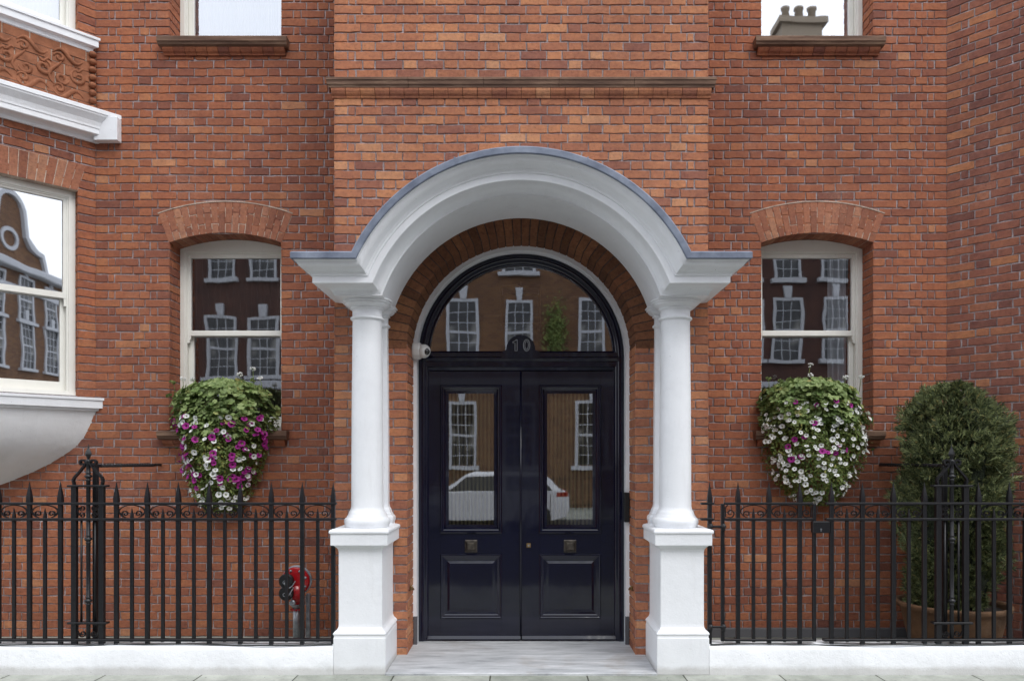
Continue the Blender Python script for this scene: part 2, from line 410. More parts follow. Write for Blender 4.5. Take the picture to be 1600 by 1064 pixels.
def wedge(mb, tf, quad, depth, mi=0, g=.0035, w=0):
    """a tapering brick: quad of (u,v) corners, shrunk by the joint, front at w, running back by depth"""
    c = (sum(p[0] for p in quad) / 4, sum(p[1] for p in quad) / 4)
    def ins(p, d):
        L = math.hypot(p[0] - c[0], p[1] - c[1]); 
        return (p[0] + (d if p[0] < c[0] else -d) * abs(0.9), p[1] + (d if p[1] < c[1] else -d) * .9)
    # inset along the quad's own axes
    q = [Vector(p) for p in quad]
    e = []
    for i in range(4):
        p, a, b = q[i], q[(i + 1) % 4], q[i - 1]
        d1 = (a - p).normalized(); d2 = (b - p).normalized(); e.append((p, d1, d2))
    def ring(d, ww): return [tf(p.x + (d1.x + d2.x) * d + random.gauss(0, .0006), p.y + (d1.y + d2.y) * d + random.gauss(0, .0006), ww) for p, d1, d2 in e]
    w += random.uniform(-.001, .001)
    mb.loft([ring(g, -depth), ring(g, w - .002), ring(g + .002, w)], mi, cap=True)
def seg_arch(mb, tf, cu, cv, Ri, Ro, a0, a1, n, depth, cuts, mi=0, mm=1, w=.004, g=.0035):
    for i in range(n):
        t0 = a0 + (a1 - a0) * i / n; t1 = a0 + (a1 - a0) * (i + 1) / n
        rr = [Ri] + list(cuts(i)) + [Ro]
        for ra, rb in zip(rr, rr[1:]):
            P = lambda r, t: (cu + r * math.sin(t), cv + r * math.cos(t))
            wedge(mb, tf, [P(ra, t0), P(ra, t1), P(rb, t1), P(rb, t0)], depth, mi, g, w)
    # mortar body, slightly inside the bricks
    N = max(24, n); front = []; 
    e = g + .005
    ringA = [[tf(cu + r * math.sin(a0 + (a1 - a0) * i / N), cv + r * math.cos(a0 + (a1 - a0) * i / N), ww) for (r, ww) in ((Ri + e, -depth), (Ri + e, w - .004), (Ro - .0005, w - .004), (Ro - .0005, -depth))] for i in range(N + 1)]
    mb.loft(ringA, mm, cap=True)

XE = 1.53          # half width of the projecting entrance wall
YR = .685          # recessed wall plane
XC = 3.876         # corner with the angled walls
WX = 2.696         # window centre
TOP = 6.45
s2 = math.sqrt(.5)

B = thing('brick_building', 'red brick mansion block front with arched white porch and navy double doors', 'building', (0, 0, 0))

# --- recessed walls, with window openings
WIN = [(1.875, 3.63, .51), (5.43, 7.2, .51)]
def recess_segs(lo, hi, cx):
    def f(vm):
        l, h = lo, hi
        if lo < -3 and vm < 2.06: l = -6.6
        for (z0, z1, hw) in WIN:
            if z0 < vm < z1 + .03: return [(l, cx - hw), (cx + hw, h)]
        return [(l, h)]
    return f
mb = MB(); bricks(mb, (0, YR, 0), (1, 0, 0), (0, -1, 0), 0, TOP, recess_segs(-XC, -XE, -WX), anchor=-XC)
# window jamb reveals
def reveal(mb, x, face, y0, y1, z0, z1, mi=0, mm=1):
    if face > 0: bricks(mb, (x, y0, 0), (0, 1, 0), (1, 0, 0), z0, z1, lambda v: [(0, y1 - y0)], mi=mi, mm=mm, closers=False)
    else: bricks(mb, (x, y1, 0), (0, -1, 0), (-1, 0, 0), z0, z1, lambda v: [(0, y1 - y0)], mi=mi, mm=mm, closers=False)
for (z0, z1, hw) in WIN:
    reveal(mb, -WX - hw, 1, YR, YR + .24, z0, min(z1, TOP)); reveal(mb, -WX + hw, -1, YR, YR + .24, z0, min(z1, TOP))
mb.build('recessed_wall', [M['brick'], M['mortar']], B)
mb = MB(); bricks(mb, (0, YR, 0), (1, 0, 0), (0, -1, 0), 0, TOP, recess_segs(XE, XC, WX), anchor=XC)
for (z0, z1, hw) in WIN:
    reveal(mb, WX - hw, 1, YR, YR + .24, z0, min(z1, TOP)); reveal(mb, WX + hw, -1, YR, YR + .24, z0, min(z1, TOP))
mb.build('recessed_wall', [M['brick'], M['mortar']], B)

# --- projecting entrance wall with round-headed opening
DR, DZ = .933, 2.515
def ent_segs(vm):
    if vm < DZ: return [(-XE, -DR), (DR, XE)]
    d = vm - DZ
    if d < 1.12:
        h = math.sqrt(1.12 ** 2 - d * d)
        return [(-XE, -h), (h, XE)]
    return [(-XE, XE)]
mb = MB(); bricks(mb, (0, 0, 0), (1, 0, 0), (0, -1, 0), 0, TOP, ent_segs, anchor=-XE)
bricks(mb, (-XE, YR, 0), (0, -1, 0), (-1, 0, 0), 0, TOP, lambda v: [(0, YR)], closers=False)
bricks(mb, (XE, 0, 0), (0, 1, 0), (1, 0, 0), 0, TOP, lambda v: [(0, YR)], closers=False)
reveal(mb, -DR, 1, 0, .36, 0, DZ - .01); reveal(mb, DR, -1, 0, .36, 0, DZ - .01)
mb.build('entrance_wall', [M['brick_mid'], M['mortar']], B)
mb = MB()
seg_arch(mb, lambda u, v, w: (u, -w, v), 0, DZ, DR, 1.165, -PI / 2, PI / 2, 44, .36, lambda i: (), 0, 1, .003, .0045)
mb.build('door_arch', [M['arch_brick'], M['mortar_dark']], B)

mb = MB()
for (x, y) in ((-XC, YR), (XC, YR)):
    mb = MB(); mb.box(x - .05, x + .05, y + .007, y + .06, 0, TOP); mb.build('corner_backing', [M['mortar']], B)
# --- angled wall on the right, and its far face
mb = MB()
SA = 1.62
bricks(mb, (XC, YR, 0), (s2, -s2, 0), (-s2, -s2, 0), 0, TOP, lambda v: [(0, SA)], anchor=.0)
bricks(mb, (XC + SA * s2, YR - SA * s2, 0), (1, 0, 0), (0, -1, 0), 0, TOP, lambda v: [(0, 2.4)])
mb.build('angled_wall', [M['brick_side'], M['mortar']], B)

# --- window head arches
def head_arch(cx):
    mb = MB(); Ri, Ro, a = 1.49, 1.775, R(20.2); n = 18
    seg_arch(mb, lambda u, v, w: (u, YR - w, v), cx, 2.182, Ri, Ro, -a, a, n, .235, lambda i: ((Ri + .09,) if i % 2 else (Ri + .19,)), 0, 1, .003, .0038)
    # weathered cement fillet over the extrados
    mb.strap([(cx + (Ro + .004) * math.sin(-a + 2 * a * i / 24), 2.182 + (Ro + .004) * math.cos(-a + 2 * a * i / 24)) for i in range(25)], YR - .001, .010, .010, 1)
    return mb.build('window_arch', [M['voussoir'], M['mortar_pale']], B)
head_arch(-WX); head_arch(WX)

# --- sills: moulded stone over a course of moulded brick
def sill(cx, ztop, hw=.585):
    mb = MB(); y = YR
    prof = [(.0, 0), (.085, -.004), (.09, -.012), (.09, -.05), (.082, -.056), (.075, -.075), (.055, -.085)]
    rings = []
    for p, h in prof:
        rings.append([(cx - hw - p * .2 + .018, y + .2, ztop + h), (cx - hw - p * .2 + .018, y - p, ztop + h), (cx + hw + p * .2 - .018, y - p, ztop + h), (cx + hw + p * .2 - .018, y + .2, ztop + h)])
    mb.loft(rings, 0, cap=True, closed=True)
    n = 11
    for i in range(n):
        a = cx - hw + .03 + (2 * hw - .06) * i / n; b = cx - hw + .03 + (2 * hw - .06) * (i + 1) / n
        pr = [(.055, -.086), (.052, -.1), (.04, -.118), (.022, -.132), (.02, -.142), (-.02, -.142), (-.02, -.086)]
        mb.loft([[(a + .002, y - p, ztop + h) for p, h in pr], [(b - .002, y - p, ztop + h) for p, h in pr]], 1, cap=True)
    mb.box(cx - hw + .03, cx + hw - .03, y - .015, y + .02, ztop - .14, ztop - .086, 2)
    return mb.build('window_sill', [M['stone'], M['brick'], M['mortar_dark']], B)
for cx in (-WX, WX):
    sill(cx, 1.875); sill(cx, 5.425)

# --- string course across the entrance wall
mb = MB()
prof = [(0, .02), (.05, .012), (.058, .006), (.058, -.012), (.052, -.018), (.05, -.045), (.042, -.055), (.04, -.068)]
ZS = 4.70; nseg = 5
for i in range(nseg):
    a = -XE - .0 + (2 * XE) * i / nseg; b = -XE + (2 * XE) * (i + 1) / nseg
    ra, rb = [], []
    for p, h in prof + [(-.02, -.068), (-.02, .02)]:
        pe = max(p, 0)
        ra.append((a + .0015 - (pe if i == 0 else 0), -p, ZS + h)); rb.append((b - .0015 + (pe if i == nseg - 1 else 0), -p, ZS + h))
    mb.loft([ra, rb], 0, cap=True)
mb.loft([[(sx * (XE + max(p, 0)) , yy, ZS + h) for p, h in prof] for sx, yy in ((-1, 0), (-1, YR))], 0, closed=False)
mb.loft([[(sx * (XE + max(p, 0)) , yy, ZS + h) for p, h in prof] for sx, yy in ((1, 0), (1, YR))], 0, closed=False)
pr2 = [(.038, -.07), (.036, -.09), (.026, -.112), (.012, -.126), (.01, -.138), (-.02, -.138), (-.02, -.07)]
n = 26
for i in range(n):
    a = -XE - .02 + (2 * XE + .04) * i / n; b = -XE - .02 + (2 * XE + .04) * (i + 1) / n
    mb.loft([[(a + .002, -p, ZS + h) for p, h in pr2], [(b - .002, -p, ZS + h) for p, h in pr2]], 1, cap=True)
mb.box(-XE - .01, XE + .01, -.006, .02, ZS - .137, ZS - .07, 2)
mb.build('string_course', [M['stone'], M['brick_mid'], M['mortar_dark']], B)
M_mid = None

# ------------------------------------------------------------------ sash windows
def sash_window(cx, yf, zb, zt, hw, rise, glassm, hand, blind=None):
    """box frame, upper sash outside, lower sash behind it, horns, panes"""
    w = MB()
    # casing: two stiles + arched head + cill, one connected ring
    fw = .048; hd = .05
    def headz(x, off=0):
        if rise <= 0: return zt + off
        Rr = (hw * hw + rise * rise) / (2 * rise); return zt - (Rr - math.sqrt(max(Rr * Rr - x * x, 0))) + off
    N = 14
    xs = [-hw + 2 * hw * i / N for i in range(N + 1)]
    out = [(x, headz(x)) for x in xs]; zi = zt - rise - .022
    y0, y1 = yf, yf + .12
    inner = [(-hw + fw + (2 * hw - 2 * fw) * i / N, zi) for i in range(N + 1)]
    rings = []
    for (ox, oz), (ix, iz) in zip(out, inner):
        rings.append([(cx + ox, y0, oz), (cx + ox, y1, oz), (cx + ix, y1, iz), (cx + ix, y0, iz)])
    w.loft(rings, 0, cap=True)
    w.box(cx - hw, cx - hw + fw - .001, y0 + .001, y1 - .001, zb, headz(hw) - .004, 0, .004)
    w.box(cx + hw - fw + .001, cx + hw, y0 + .001, y1 - .001, zb, headz(hw) - .004, 0, .004)
    w.box(cx - hw + .002, cx + hw - .002, y0 - .012, y1, zb - .03, zb + .035, 0, .004)
    # beads
    for sx in (-1, 1): w.box(cx + sx * (hw - fw), cx + sx * (hw - fw - .010), y0 + .014, y0 + .032, zb + .035, zi, 0)
    w.box(cx - hw + fw, cx + hw - fw, y0 + .012, y0 + .034, zi - .010, zi - .0005, 0)
    root = w.build('window', [M['cream']], B)
    zm = zb + (zi - zb) * (.53 if zt > 3 else .5)
    iw = hw - fw
    def sash(z0, z1, y, st, br, tr, name, horns):
        m = MB()
        m.box(cx - iw, cx - iw + st, y, y + .042, z0, z1, 0, .003); m.box(cx + iw - st, cx + iw, y, y + .042, z0, z1, 0, .003)
        m.box(cx - iw + st, cx + iw - st, y + .001, y + .041, z0, z0 + br, 0, .003); m.box(cx - iw + st, cx + iw - st, y + .001, y + .041, z1 - tr, z1, 0, .003)
        if horns:
            for sx in (-1, 1):
                e = cx + sx * iw; i_ = cx + sx * (iw - st)
                m.prism([(e, z0), (i_, z0), (i_ + sx * .004, z0 - .03), (i_ + sx * .014, z0 - .045), (i_ + sx * .012, z0 - .06), (e, z0 - .072)][::sx], y + .002, y + .038)
        o = m.build(name, [M['cream']], root)
        g = MB(); g.box(cx - iw + st - .004, cx + iw - st + .004, y + .018, y + .022, z0 + br - .004, z1 - tr + .004)
        g2 = MB(); g2.add([(cx - iw + st - .004, y + .02, z0 + br - .004), (cx + iw - st + .004, y + .02, z0 + br - .004), (cx + iw - st + .004, y + .02, z1 - tr + .004), (cx - iw + st - .004, y + .02, z1 - tr + .004)], [(0, 1, 2, 3)])
        g2.build('glass_pane', [glassm], root)
    sash(zm, zi - .004, y0 + .034, .040, .05, .046, 'upper_sash', True)
    sash(zb + .036, zm + .045, y0 + .08, .047, .085, .045, 'lower_sash', False)
    return root
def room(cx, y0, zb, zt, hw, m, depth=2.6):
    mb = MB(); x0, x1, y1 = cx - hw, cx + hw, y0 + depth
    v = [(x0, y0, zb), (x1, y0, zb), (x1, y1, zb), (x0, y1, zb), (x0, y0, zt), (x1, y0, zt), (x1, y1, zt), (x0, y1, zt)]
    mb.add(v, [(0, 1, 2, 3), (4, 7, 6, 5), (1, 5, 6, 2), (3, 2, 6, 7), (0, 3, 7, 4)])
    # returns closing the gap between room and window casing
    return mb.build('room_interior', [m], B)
YF = YR + .205
for sgn in (-1, 1):
    sash_window(sgn * WX, YF, 1.895, 3.672, .51, .088, M['glass'], sgn)
    sash_window(sgn * WX, YF, 5.455, 7.1, .51, .088, M['glass_up'] if sgn < 0 else M['glass_bay'], sgn)
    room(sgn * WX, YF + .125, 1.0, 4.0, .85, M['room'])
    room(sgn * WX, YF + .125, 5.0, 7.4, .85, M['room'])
def net(cx, y, z0, z1, hw, name='net_curtain', mat=None, amp=.012, per=.034, label='', cat='curtain'):
    mb = MB(); n = int(2 * hw / per * 6)
    rows = []
    for z in (z0, z1):
        rows.append([(cx - hw + 2 * hw * i / n, y + amp * math.sin(2 * PI * i / 6) + .004 * math.sin(i * .37), z) for i in range(n + 1)])
    mb.loft(rows, 0, closed=False, smooth=True)
    return tag(mb.build(name, [mat or M['netting']], origin=(cx, y, z0)), label, cat)
net(-WX, YF + .22, 5.46, 7.1, .50, label='pale pleated net curtain behind the upper left window')
net(WX + .40, YF + .22, 5.46, 7.1, .07, label='white drape at the edge of the upper right window')
M['dark_drape'] = plain('charcoal_drape', srgb(84, 76, 72), .9)
net(-WX, YF + .26, 1.9, 3.6, .50, mat=M['dark_drape'], amp=.02, per=.06, label='charcoal pleated curtain behind the lower left window')
net(WX + .36, YF + .22, 1.9, 3.6, .09, amp=.02, per=.05, label='white drape at the edge of the lower right window')

# ------------------------------------------------------------------ bay on the left (45 degrees)
def bay_tf(s_, p, z):     # s along the angled face from the corner, p out of it
    return (-XC - s2 * s_ + s2 * p, YR - s2 * s_ - s2 * p, z)
BL = 1.55; BW0, BW1 = .145, 1.25
BZ0, BZ1, BU0, BU1 = 2.17, 4.02, 5.42, 7.3
mb = MB()
def bay_segs(vm):
    if BZ0 < vm < BZ1 or vm > BU0: return [(BL - 1.25 - .155 + 0, BL - BW1 + 0)] if False else [(0, BL - BW1), (BL - BW0, BL)]
    if 4.745 < vm < 5.30: return []
    return [(0, BL)]
# u runs left->right, so start at the far left end of the angled face
OB = (-XC - s2 * BL, YR - s2 * BL, 0)
bricks(mb, OB, (s2, s2, 0), (s2, -s2, 0), 2.1, TOP, bay_segs)
bricks(mb, (OB[0] - 1.4, OB[1], 0), (1, 0, 0), (0, -1, 0), 2.1, TOP, lambda v: [(0, 1.4)])
# reveal of the bay windows (right jamb)
for z0, z1 in ((BZ0, BZ1), (BU0, TOP)):
    O = bay_tf(BW0, 0, 0)
    bricks(mb, (O[0] - s2 * .12, O[1] + s2 * .12, 0), (s2, -s2, 0), (-s2, -s2, 0), z0, z1, lambda v: [(0, .12)], closers=False)
mb.build('bay_wall', [M['brick'], M['mortar']], B)
mb = MB()
# flat gauged arch over the bay window
n = 17; a0, a1 = BW0 - .0, BW1; vb, vt = BZ1, 4.262
btf = lambda u, v, w: bay_tf(u, w, v)
for i in range(n):
    u0 = a0 + (a1 - a0) * i / n; u1 = a0 + (a1 - a0) * (i + 1) / n; m_ = (a0 + a1) / 2; k = 1.12
    wedge(mb, btf, [(u1, vb), (u0, vb), (m_ + (u0 - m_) * k, vt), (m_ + (u1 - m_) * k, vt)], .12, 0, .0035, .004)
pts = [(a1, vb + .002), (a0, vb + .002), (m_ + (a0 - m_) * 1.12, vt), (m_ + (a1 - m_) * 1.12, vt)]
mb.loft([[btf(u, v, -.12) for u, v in pts], [btf(u, v, .001) for u, v in pts]], 1, cap=True)
mb.build('window_arch', [M['voussoir'], M['mortar_pale']], B, label='flat brick arch over the bay window')
def bay_run(mb, prof, z, s0, s1, mi=0, endp=0.0):
    """moulding along the angled face, run on until it dies into the recessed wall, closed behind"""
    a = []; b = []
    for p, h in prof:
        a.append(bay_tf(s1, p, z + h))
        x, y, zz = bay_tf(-p + s0, p, z + h)      # on the recessed wall plane when s0 = 0
        b.append((x, y, zz))
    mb.loft([a, b], mi, cap=True)
mb = MB()
pc = [(-.03, -.26), (.02, -.26), (.026, -.25), (.03, -.235), (.04, -.222), (.06, -.215), (.098, -.212), (.104, -.206), (.104, -.165), (.110, -.160), (.112, -.14), (.122, -.105), (.142, -.075), (.156, -.055), (.158, -.04), (.165, -.038), (.165, -.006), (.158, 0), (-.03, .012)]
bay_run(mb, pc, 4.745, .0, BL)
mb.box(-XC + .02, -3.641 , YR - .075, YR + .0, 4.488, 4.70, 0, .004)
mb.build('bay_cornice', [M['white']], B)
mb = MB()
bay_run(mb, [(-.03, -.14), (.0, -.14), (.012, -.13), (.016, -.10), (.05, -.085), (.05, -.03), (.062, -.025), (.062, -.004), (.056, 0), (-.03, .012)], 5.43, .04, BL)
mb.build('bay_sill', [M['white']], B)
mb = MB()
bay_run(mb, [(-.03, -.125), (.0, -.125), (.018, -.12), (.02, -.1), (.044, -.098), (.046, -.03), (.056, -.026), (.056, -.004), (-.08, .006)], 2.175, .0, BL)
mb.build('bay_sill', [M['white']], B)
# swept white corbel under the bay
mb = MB()
cxb = -5.62; rings = []
ks = [(1.0, 2.052), (.995, 2.03), (.985, 1.98), (.972, 1.92), (.945, 1.83), (.912, 1.757), (.87, 1.69), (.82, 1.635), (.76, 1.572), (.69, 1.512), (.61, 1.452), (.52, 1.392), (.42, 1.335), (.3, 1.28), (.15, 1.235), (.02, 1.22)]
hwid = -XC - cxb
for k, z in ks:
    ring = []; q = []
    fy = BL * s2
    base = [(hwid, 0), (hwid - BL * s2, -fy), (-hwid + BL * s2, -fy), (-hwid, 0)]
    for (ax, ay), (bx, by) in zip(base, base[1:]):
        for t in range(6): q.append((ax + (bx - ax) * t / 6, ay + (by - ay) * t / 6))
    q.append(base[-1])
    ring = [(cxb + x * k, YR + y * k + .004, z) for x, y in q]
    rings.append(ring)
mb.loft(rings, 0, closed=False, smooth=True)
mb.build('bay_corbel', [M['stucco']], B)
# bay windows
def bay_window(z0, z1, glassm, split):
    def bx(m, s0, s1, p0, p1, za, zb_, bev=0):
        v = [bay_tf(s_, p, z) for z in (za, zb_) for p in (p0, p1) for s_ in (s1, s0)]
        m.add(v, [(0, 1, 3, 2), (4, 6, 7, 5), (0, 4, 5, 1), (2, 3, 7, 6), (0, 2, 6, 4), (1, 5, 7, 3)])
    w = MB(); pf = -.075
    bx(w, BW0, BW0 + .055, pf - .1, pf, z0, z1); bx(w, BW1 - .055, BW1, pf - .1, pf, z0, z1)
    bx(w, BW0 + .055, BW1 - .055, pf - .101, pf - .001, z1 - .05, z1); bx(w, BW0 + .0, BW1, pf - .1, pf + .015, z0 - .0, z0 + .035)
    bx(w, BW0 + .055, BW0 + .068, pf - .04, pf - .012, z0 + .035, z1 - .05)
    bx(w, BW0 + .068, BW1 - .055, pf - .04, pf - .012, z1 - .062, z1 - .05)
    root = w.build('window', [M['cream']], B)
    a, b = BW0 + .055, BW1 - .055
    zm = split
    for (za, zb_, p, st, br, tr, nm) in ((zm, z1 - .052, pf - .02, .038, .052, .03, 'upper_sash'), (z0 + .036, zm + .045, pf - .066, .052, .085, .045, 'lower_sash')):
        m = MB(); bx(m, a, a + st, p - .04, p, za, zb_); bx(m, b - st, b, p - .04, p, za, zb_)
        bx(m, a + st, b - st, p - .039, p - .001, za, za + br); bx(m, a + st, b - st, p - .039, p - .001, zb_ - tr, zb_)
        if nm == 'upper_sash': bx(m, a, a + st * .8, p - .036, p - .004, za - .07, za)
        m.build(nm, [M['cream']], root)
        g = MB(); g.add([bay_tf(b - st, p - .02, za + br), bay_tf(a + st, p - .02, za + br), bay_tf(a + st, p - .02, zb_ - tr), bay_tf(b - st, p - .02, zb_ - tr)], [(0, 1, 2, 3)])
        g.build('glass_pane', [glassm], root)
    # dim room behind
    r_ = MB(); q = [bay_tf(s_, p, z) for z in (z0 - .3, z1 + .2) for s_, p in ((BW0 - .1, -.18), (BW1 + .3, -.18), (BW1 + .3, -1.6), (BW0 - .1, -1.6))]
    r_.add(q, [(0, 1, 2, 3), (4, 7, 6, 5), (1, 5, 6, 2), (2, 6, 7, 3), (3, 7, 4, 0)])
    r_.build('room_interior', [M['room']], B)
bay_window(2.19, BZ1, M['glass_bay'], 3.06)
bay_window(5.44, 7.1, M['glass_up'], 6.3)
mb = MB(); z0, z1 = 5.46, 7.1
mb.loft([[bay_tf(.2 + .0055 * i, -.27 + .003 * math.sin(i * 1.05), z) for i in range(180)] for z in (z0, z1)], 0, closed=False, smooth=True)
tag(mb.build('net_curtain', [M['netting']], origin=bay_tf(.7, -.27, z0)), 'white blind behind the upper window of the angled bay', 'curtain')
# terracotta relief panel between the white mouldings
mb = MB()
bh = (5.30 - 4.74) / 6; 
for r in range(6):
    za = 4.74 + bh * r; u = -.05 - (.1 if r % 2 else 0)
    while u < BL:
        u1 = u + random.choice((.17, .2, .23)); a, b = max(u, .0) + .0045, min(u1, BL) - .0045
        if b - a > .02:
            wv = random.uniform(.001, .009)
            q = [(a, za + .004), (b, za + .004), (b, za + bh - .004), (a, za + bh - .004)]
            mb.loft([[bay_tf(s_, -.02, z) for s_, z in q], [bay_tf(s_, wv, z) for s_, z in q]], 0, cap=True)
        u = u1
v = [bay_tf(0, -.0012, 4.74), bay_tf(BL, -.0012, 4.74), bay_tf(BL, -.0012, 5.31), bay_tf(0, -.0012, 5.31)]
mb.add(v, [(0, 1, 2, 3)], 1)
def relief(pts, r0, r1):
    n = len(pts); mb.tube([bay_tf(s_, .004, z) for s_, z in pts], [r0 + (r1 - r0) * math.sin(PI * i / (n - 1)) for i in range(n)], 8, 0)
def spiral(cs, cz, r, turns, a0, sg=1, n=22): return [(cs + sg * r * (1 - .8 * i / n) * math.cos(a0 + 2 * PI * turns * i / n), cz + r * (1 - .8 * i / n) * math.sin(a0 + 2 * PI * turns * i / n)) for i in range(n + 1)]
for k in range(5):
    s0 = .12 + k * .27
    for zc, up in ((4.86, 1), (5.19, -1)):
        relief([(s0 + .24 * t / 14 - .02, zc + up * .045 * math.sin(2 * PI * t / 14)) for t in range(15)], .004, .021)
        relief(spiral(s0 + .17, zc + up * .03, .042, 1.2, 0, 1), .005, .014)
    relief(spiral(s0 + .02, 5.03, .07, 1.3, PI / 2, 1 if k % 2 else -1), .006, .018)
    relief(spiral(s0 + .15, 4.98, .055, 1.1, PI, -1 if k % 2 else 1), .006, .016)
    relief([(s0 + .2 + .05 * math.sin(t * .5), 4.9 + .24 * t / 9) for t in range(10)], .004, .016)
    relief([(s0 - .04 + .1 * t / 7, 5.1 + .02 * math.sin(t)) for t in range(8)], .004, .012)
# beaded edge where the panel meets the wall
for zc in (4.79, 4.86, 4.93, 5.0, 5.07, 5.14, 5.21, 5.28):
    mb.sphere(bay_tf(.03, .02, zc), .033, 12, 0, 1, 1, .8)
mb.build('terracotta_panel', [M['terracotta'], M['mortar_pale']], B)

# ------------------------------------------------------------------ porch: pedestals, columns, canopy
PC = 1.2125
def pedestal(sg):
    mb = MB()
    lv = [(0, 0, 0), (.0, .272, 0), (-.002, .276, 0), (-.004, .29, 1), (.004, .305, 1), (-.006, .32, 1), (-.022, .333, 1), (-.030, .35, 1), (-.032, .37, 1), (-.032, .915, 1), (-.028, .935, 1), (-.018, .95, 1), (-.008, .958, 1), (-.004, .966, 1), (.018, .968, 1), (.018, 1.055, 1), (.028, 1.06, 1), (.028, 1.076, 1), (.02, 1.086, 1), (-.01, 1.092, 1)]
    rings = []
    for d, z, _ in lv:
        x0, x1, y0 = PC - .1955 - d, PC + .1955 + d, -.51 - d
        xs = sorted((sg * x0, sg * x1))
        rings.append([(xs[0], -.001, z), (xs[0], y0, z), (xs[1], y0, z), (xs[1], -.001, z)])
    mb.loft(rings, 0, cap=True)
    o = mb.build('pedestal', [M['white_low']], B, origin=(sg * PC, -.25, 0))
    bm_bevel(o, .004)
def bm_bevel(o, w):
    md = o.modifiers.new('bevel', 'BEVEL'); md.width = w; md.segments = 2; md.limit_method = 'ANGLE'; md.angle_limit = R(35)
for sg in (-1, 1): pedestal(sg)
CX, CY = 1.192, -.32
col_prof = [(.168, 1.092), (.168, 1.105), (.172, 1.115), (.176, 1.13), (.174, 1.15), (.165, 1.163), (.156, 1.167), (.154, 1.178), (.146, 1.186), (.142, 1.20), (.135, 1.215), (.128, 1.225), (.1225, 1.25), (.1215, 1.35), (.1205, 1.7), (.118, 2.1), (.1135, 2.5), (.112, 2.672), (.115, 2.68), (.124, 2.684), (.129, 2.69), (.129, 2.697), (.122, 2.704), (.113, 2.708), (.113, 2.755), (.118, 2.762), (.128, 2.765), (.130, 2.770), (.126, 2.776), (.130, 2.779), (.146, 2.785), (.160, 2.795), (.168, 2.805), (.166, 2.809), (.178, 2.811), (.182, 2.818), (.178, 2.824), (.19, 2.826), (.194, 2.834)]
for sg in (-1, 1):
    mb = MB(); mb.lathe(sg * CX, CY, col_prof, 56); mb.build('column', [M['white']], B, origin=(sg * CX, CY, 1.09))
    mb = MB(); mb.loft([[(sg * CX - r * .94, -.001, z), (sg * CX - r * .94, -.06 - (r - .11) * .9, z), (sg * CX + r * .94, -.06 - (r - .11) * .9, z), (sg * CX + r * .94, -.001, z)] for r, z in col_prof], 0, cap=True)
    mb.build('pilaster', [M['white']], B, origin=(sg * CX, -.03, 1.09))
ZC0, RIN, ZB = 2.488, 1.094, 2.832
YF0, XL = -.52, 1.39
cprof = [(0, 0), (.010, .0), (.010, .014), (.014, .018), (.020, .032), (.036, .046), (.060, .054), (.100, .058), (.128, .062), (.134, .066), (.134, .112), (.142, .116), (.144, .128), (.150, .132), (.156, .142), (.170, .150), (.190, .158), (.208, .170), (.220, .186), (.228, .202), (.240, .206), (.242, .216)]
NA = 72
def canopy_path(p, h, y_back=0.0):
    r = RIN + h; z = ZB + h; xm = math.sqrt(max(r * r - (z - ZC0) ** 2, 0))
    pts = [(-XL - p, y_back, z), (-XL - p, YF0 - p, z), (-xm, YF0 - p, z)]
    a0 = math.atan2(z - ZC0, -xm); a1 = math.atan2(z - ZC0, xm)
    for i in range(1, NA): a = a0 + (a1 - a0) * i / NA; pts.append((r * math.cos(a), YF0 - p, ZC0 + r * math.sin(a)))
    pts += [(xm, YF0 - p, z), (XL + p, YF0 - p, z), (XL + p, y_back, z)]
    return pts
mb = MB()
mb.loft([canopy_path(p, h) for p, h in cprof], 0, closed=False, smooth=False)
# soffit of the barrel and undersides of the side blocks
pth = canopy_path(0, 0)[2:-2]
mb.loft([pth, [(x, 0, z) for x, y, z in pth]], 0, closed=False, smooth=True)
for sg in (-1, 1):
    xm = abs(pth[0][0])
    mb.add([(sg * xm, YF0, ZB), (sg * XL, YF0, ZB), (sg * XL, 0, ZB), (sg * xm, 0, ZB)], [(0, 1, 2, 3)])
o = mb.build('canopy', [M['white']], B)
for pl in o.data.polygons: pl.use_smooth = True
o.data.update()
es = o.modifiers.new('edges', 'EDGE_SPLIT'); es.split_angle = R(28)
mb = MB()
lp = [(.236, .209), (.254, .209), (.258, .214), (.258, .254), (.250, .262), (.22, .266)]
mb.loft([canopy_path(p, h) for p, h in lp], 0, closed=False)
bk = canopy_path(.22, .266)[1:-1]
mb.loft([bk, [(x, -.001, z + .01) for x, y, z in bk]], 0, closed=False)
for a in (R(69.5), R(110.5)):
    for w_ in (0,):
        r0, r1 = RIN + .214, RIN + .268; y = YF0 - .259
        d = .004
        mb.loft([[(r * math.cos(a - d) , yy, ZC0 + r * math.sin(a - d)), (r * math.cos(a + d), yy, ZC0 + r * math.sin(a + d))][::1] for r, yy in ((r0, y + .004), (r0, y), (r1, y), (r1, y + .2))], 0, closed=False)
mb.build('lead_flashing', [M['lead']], B)

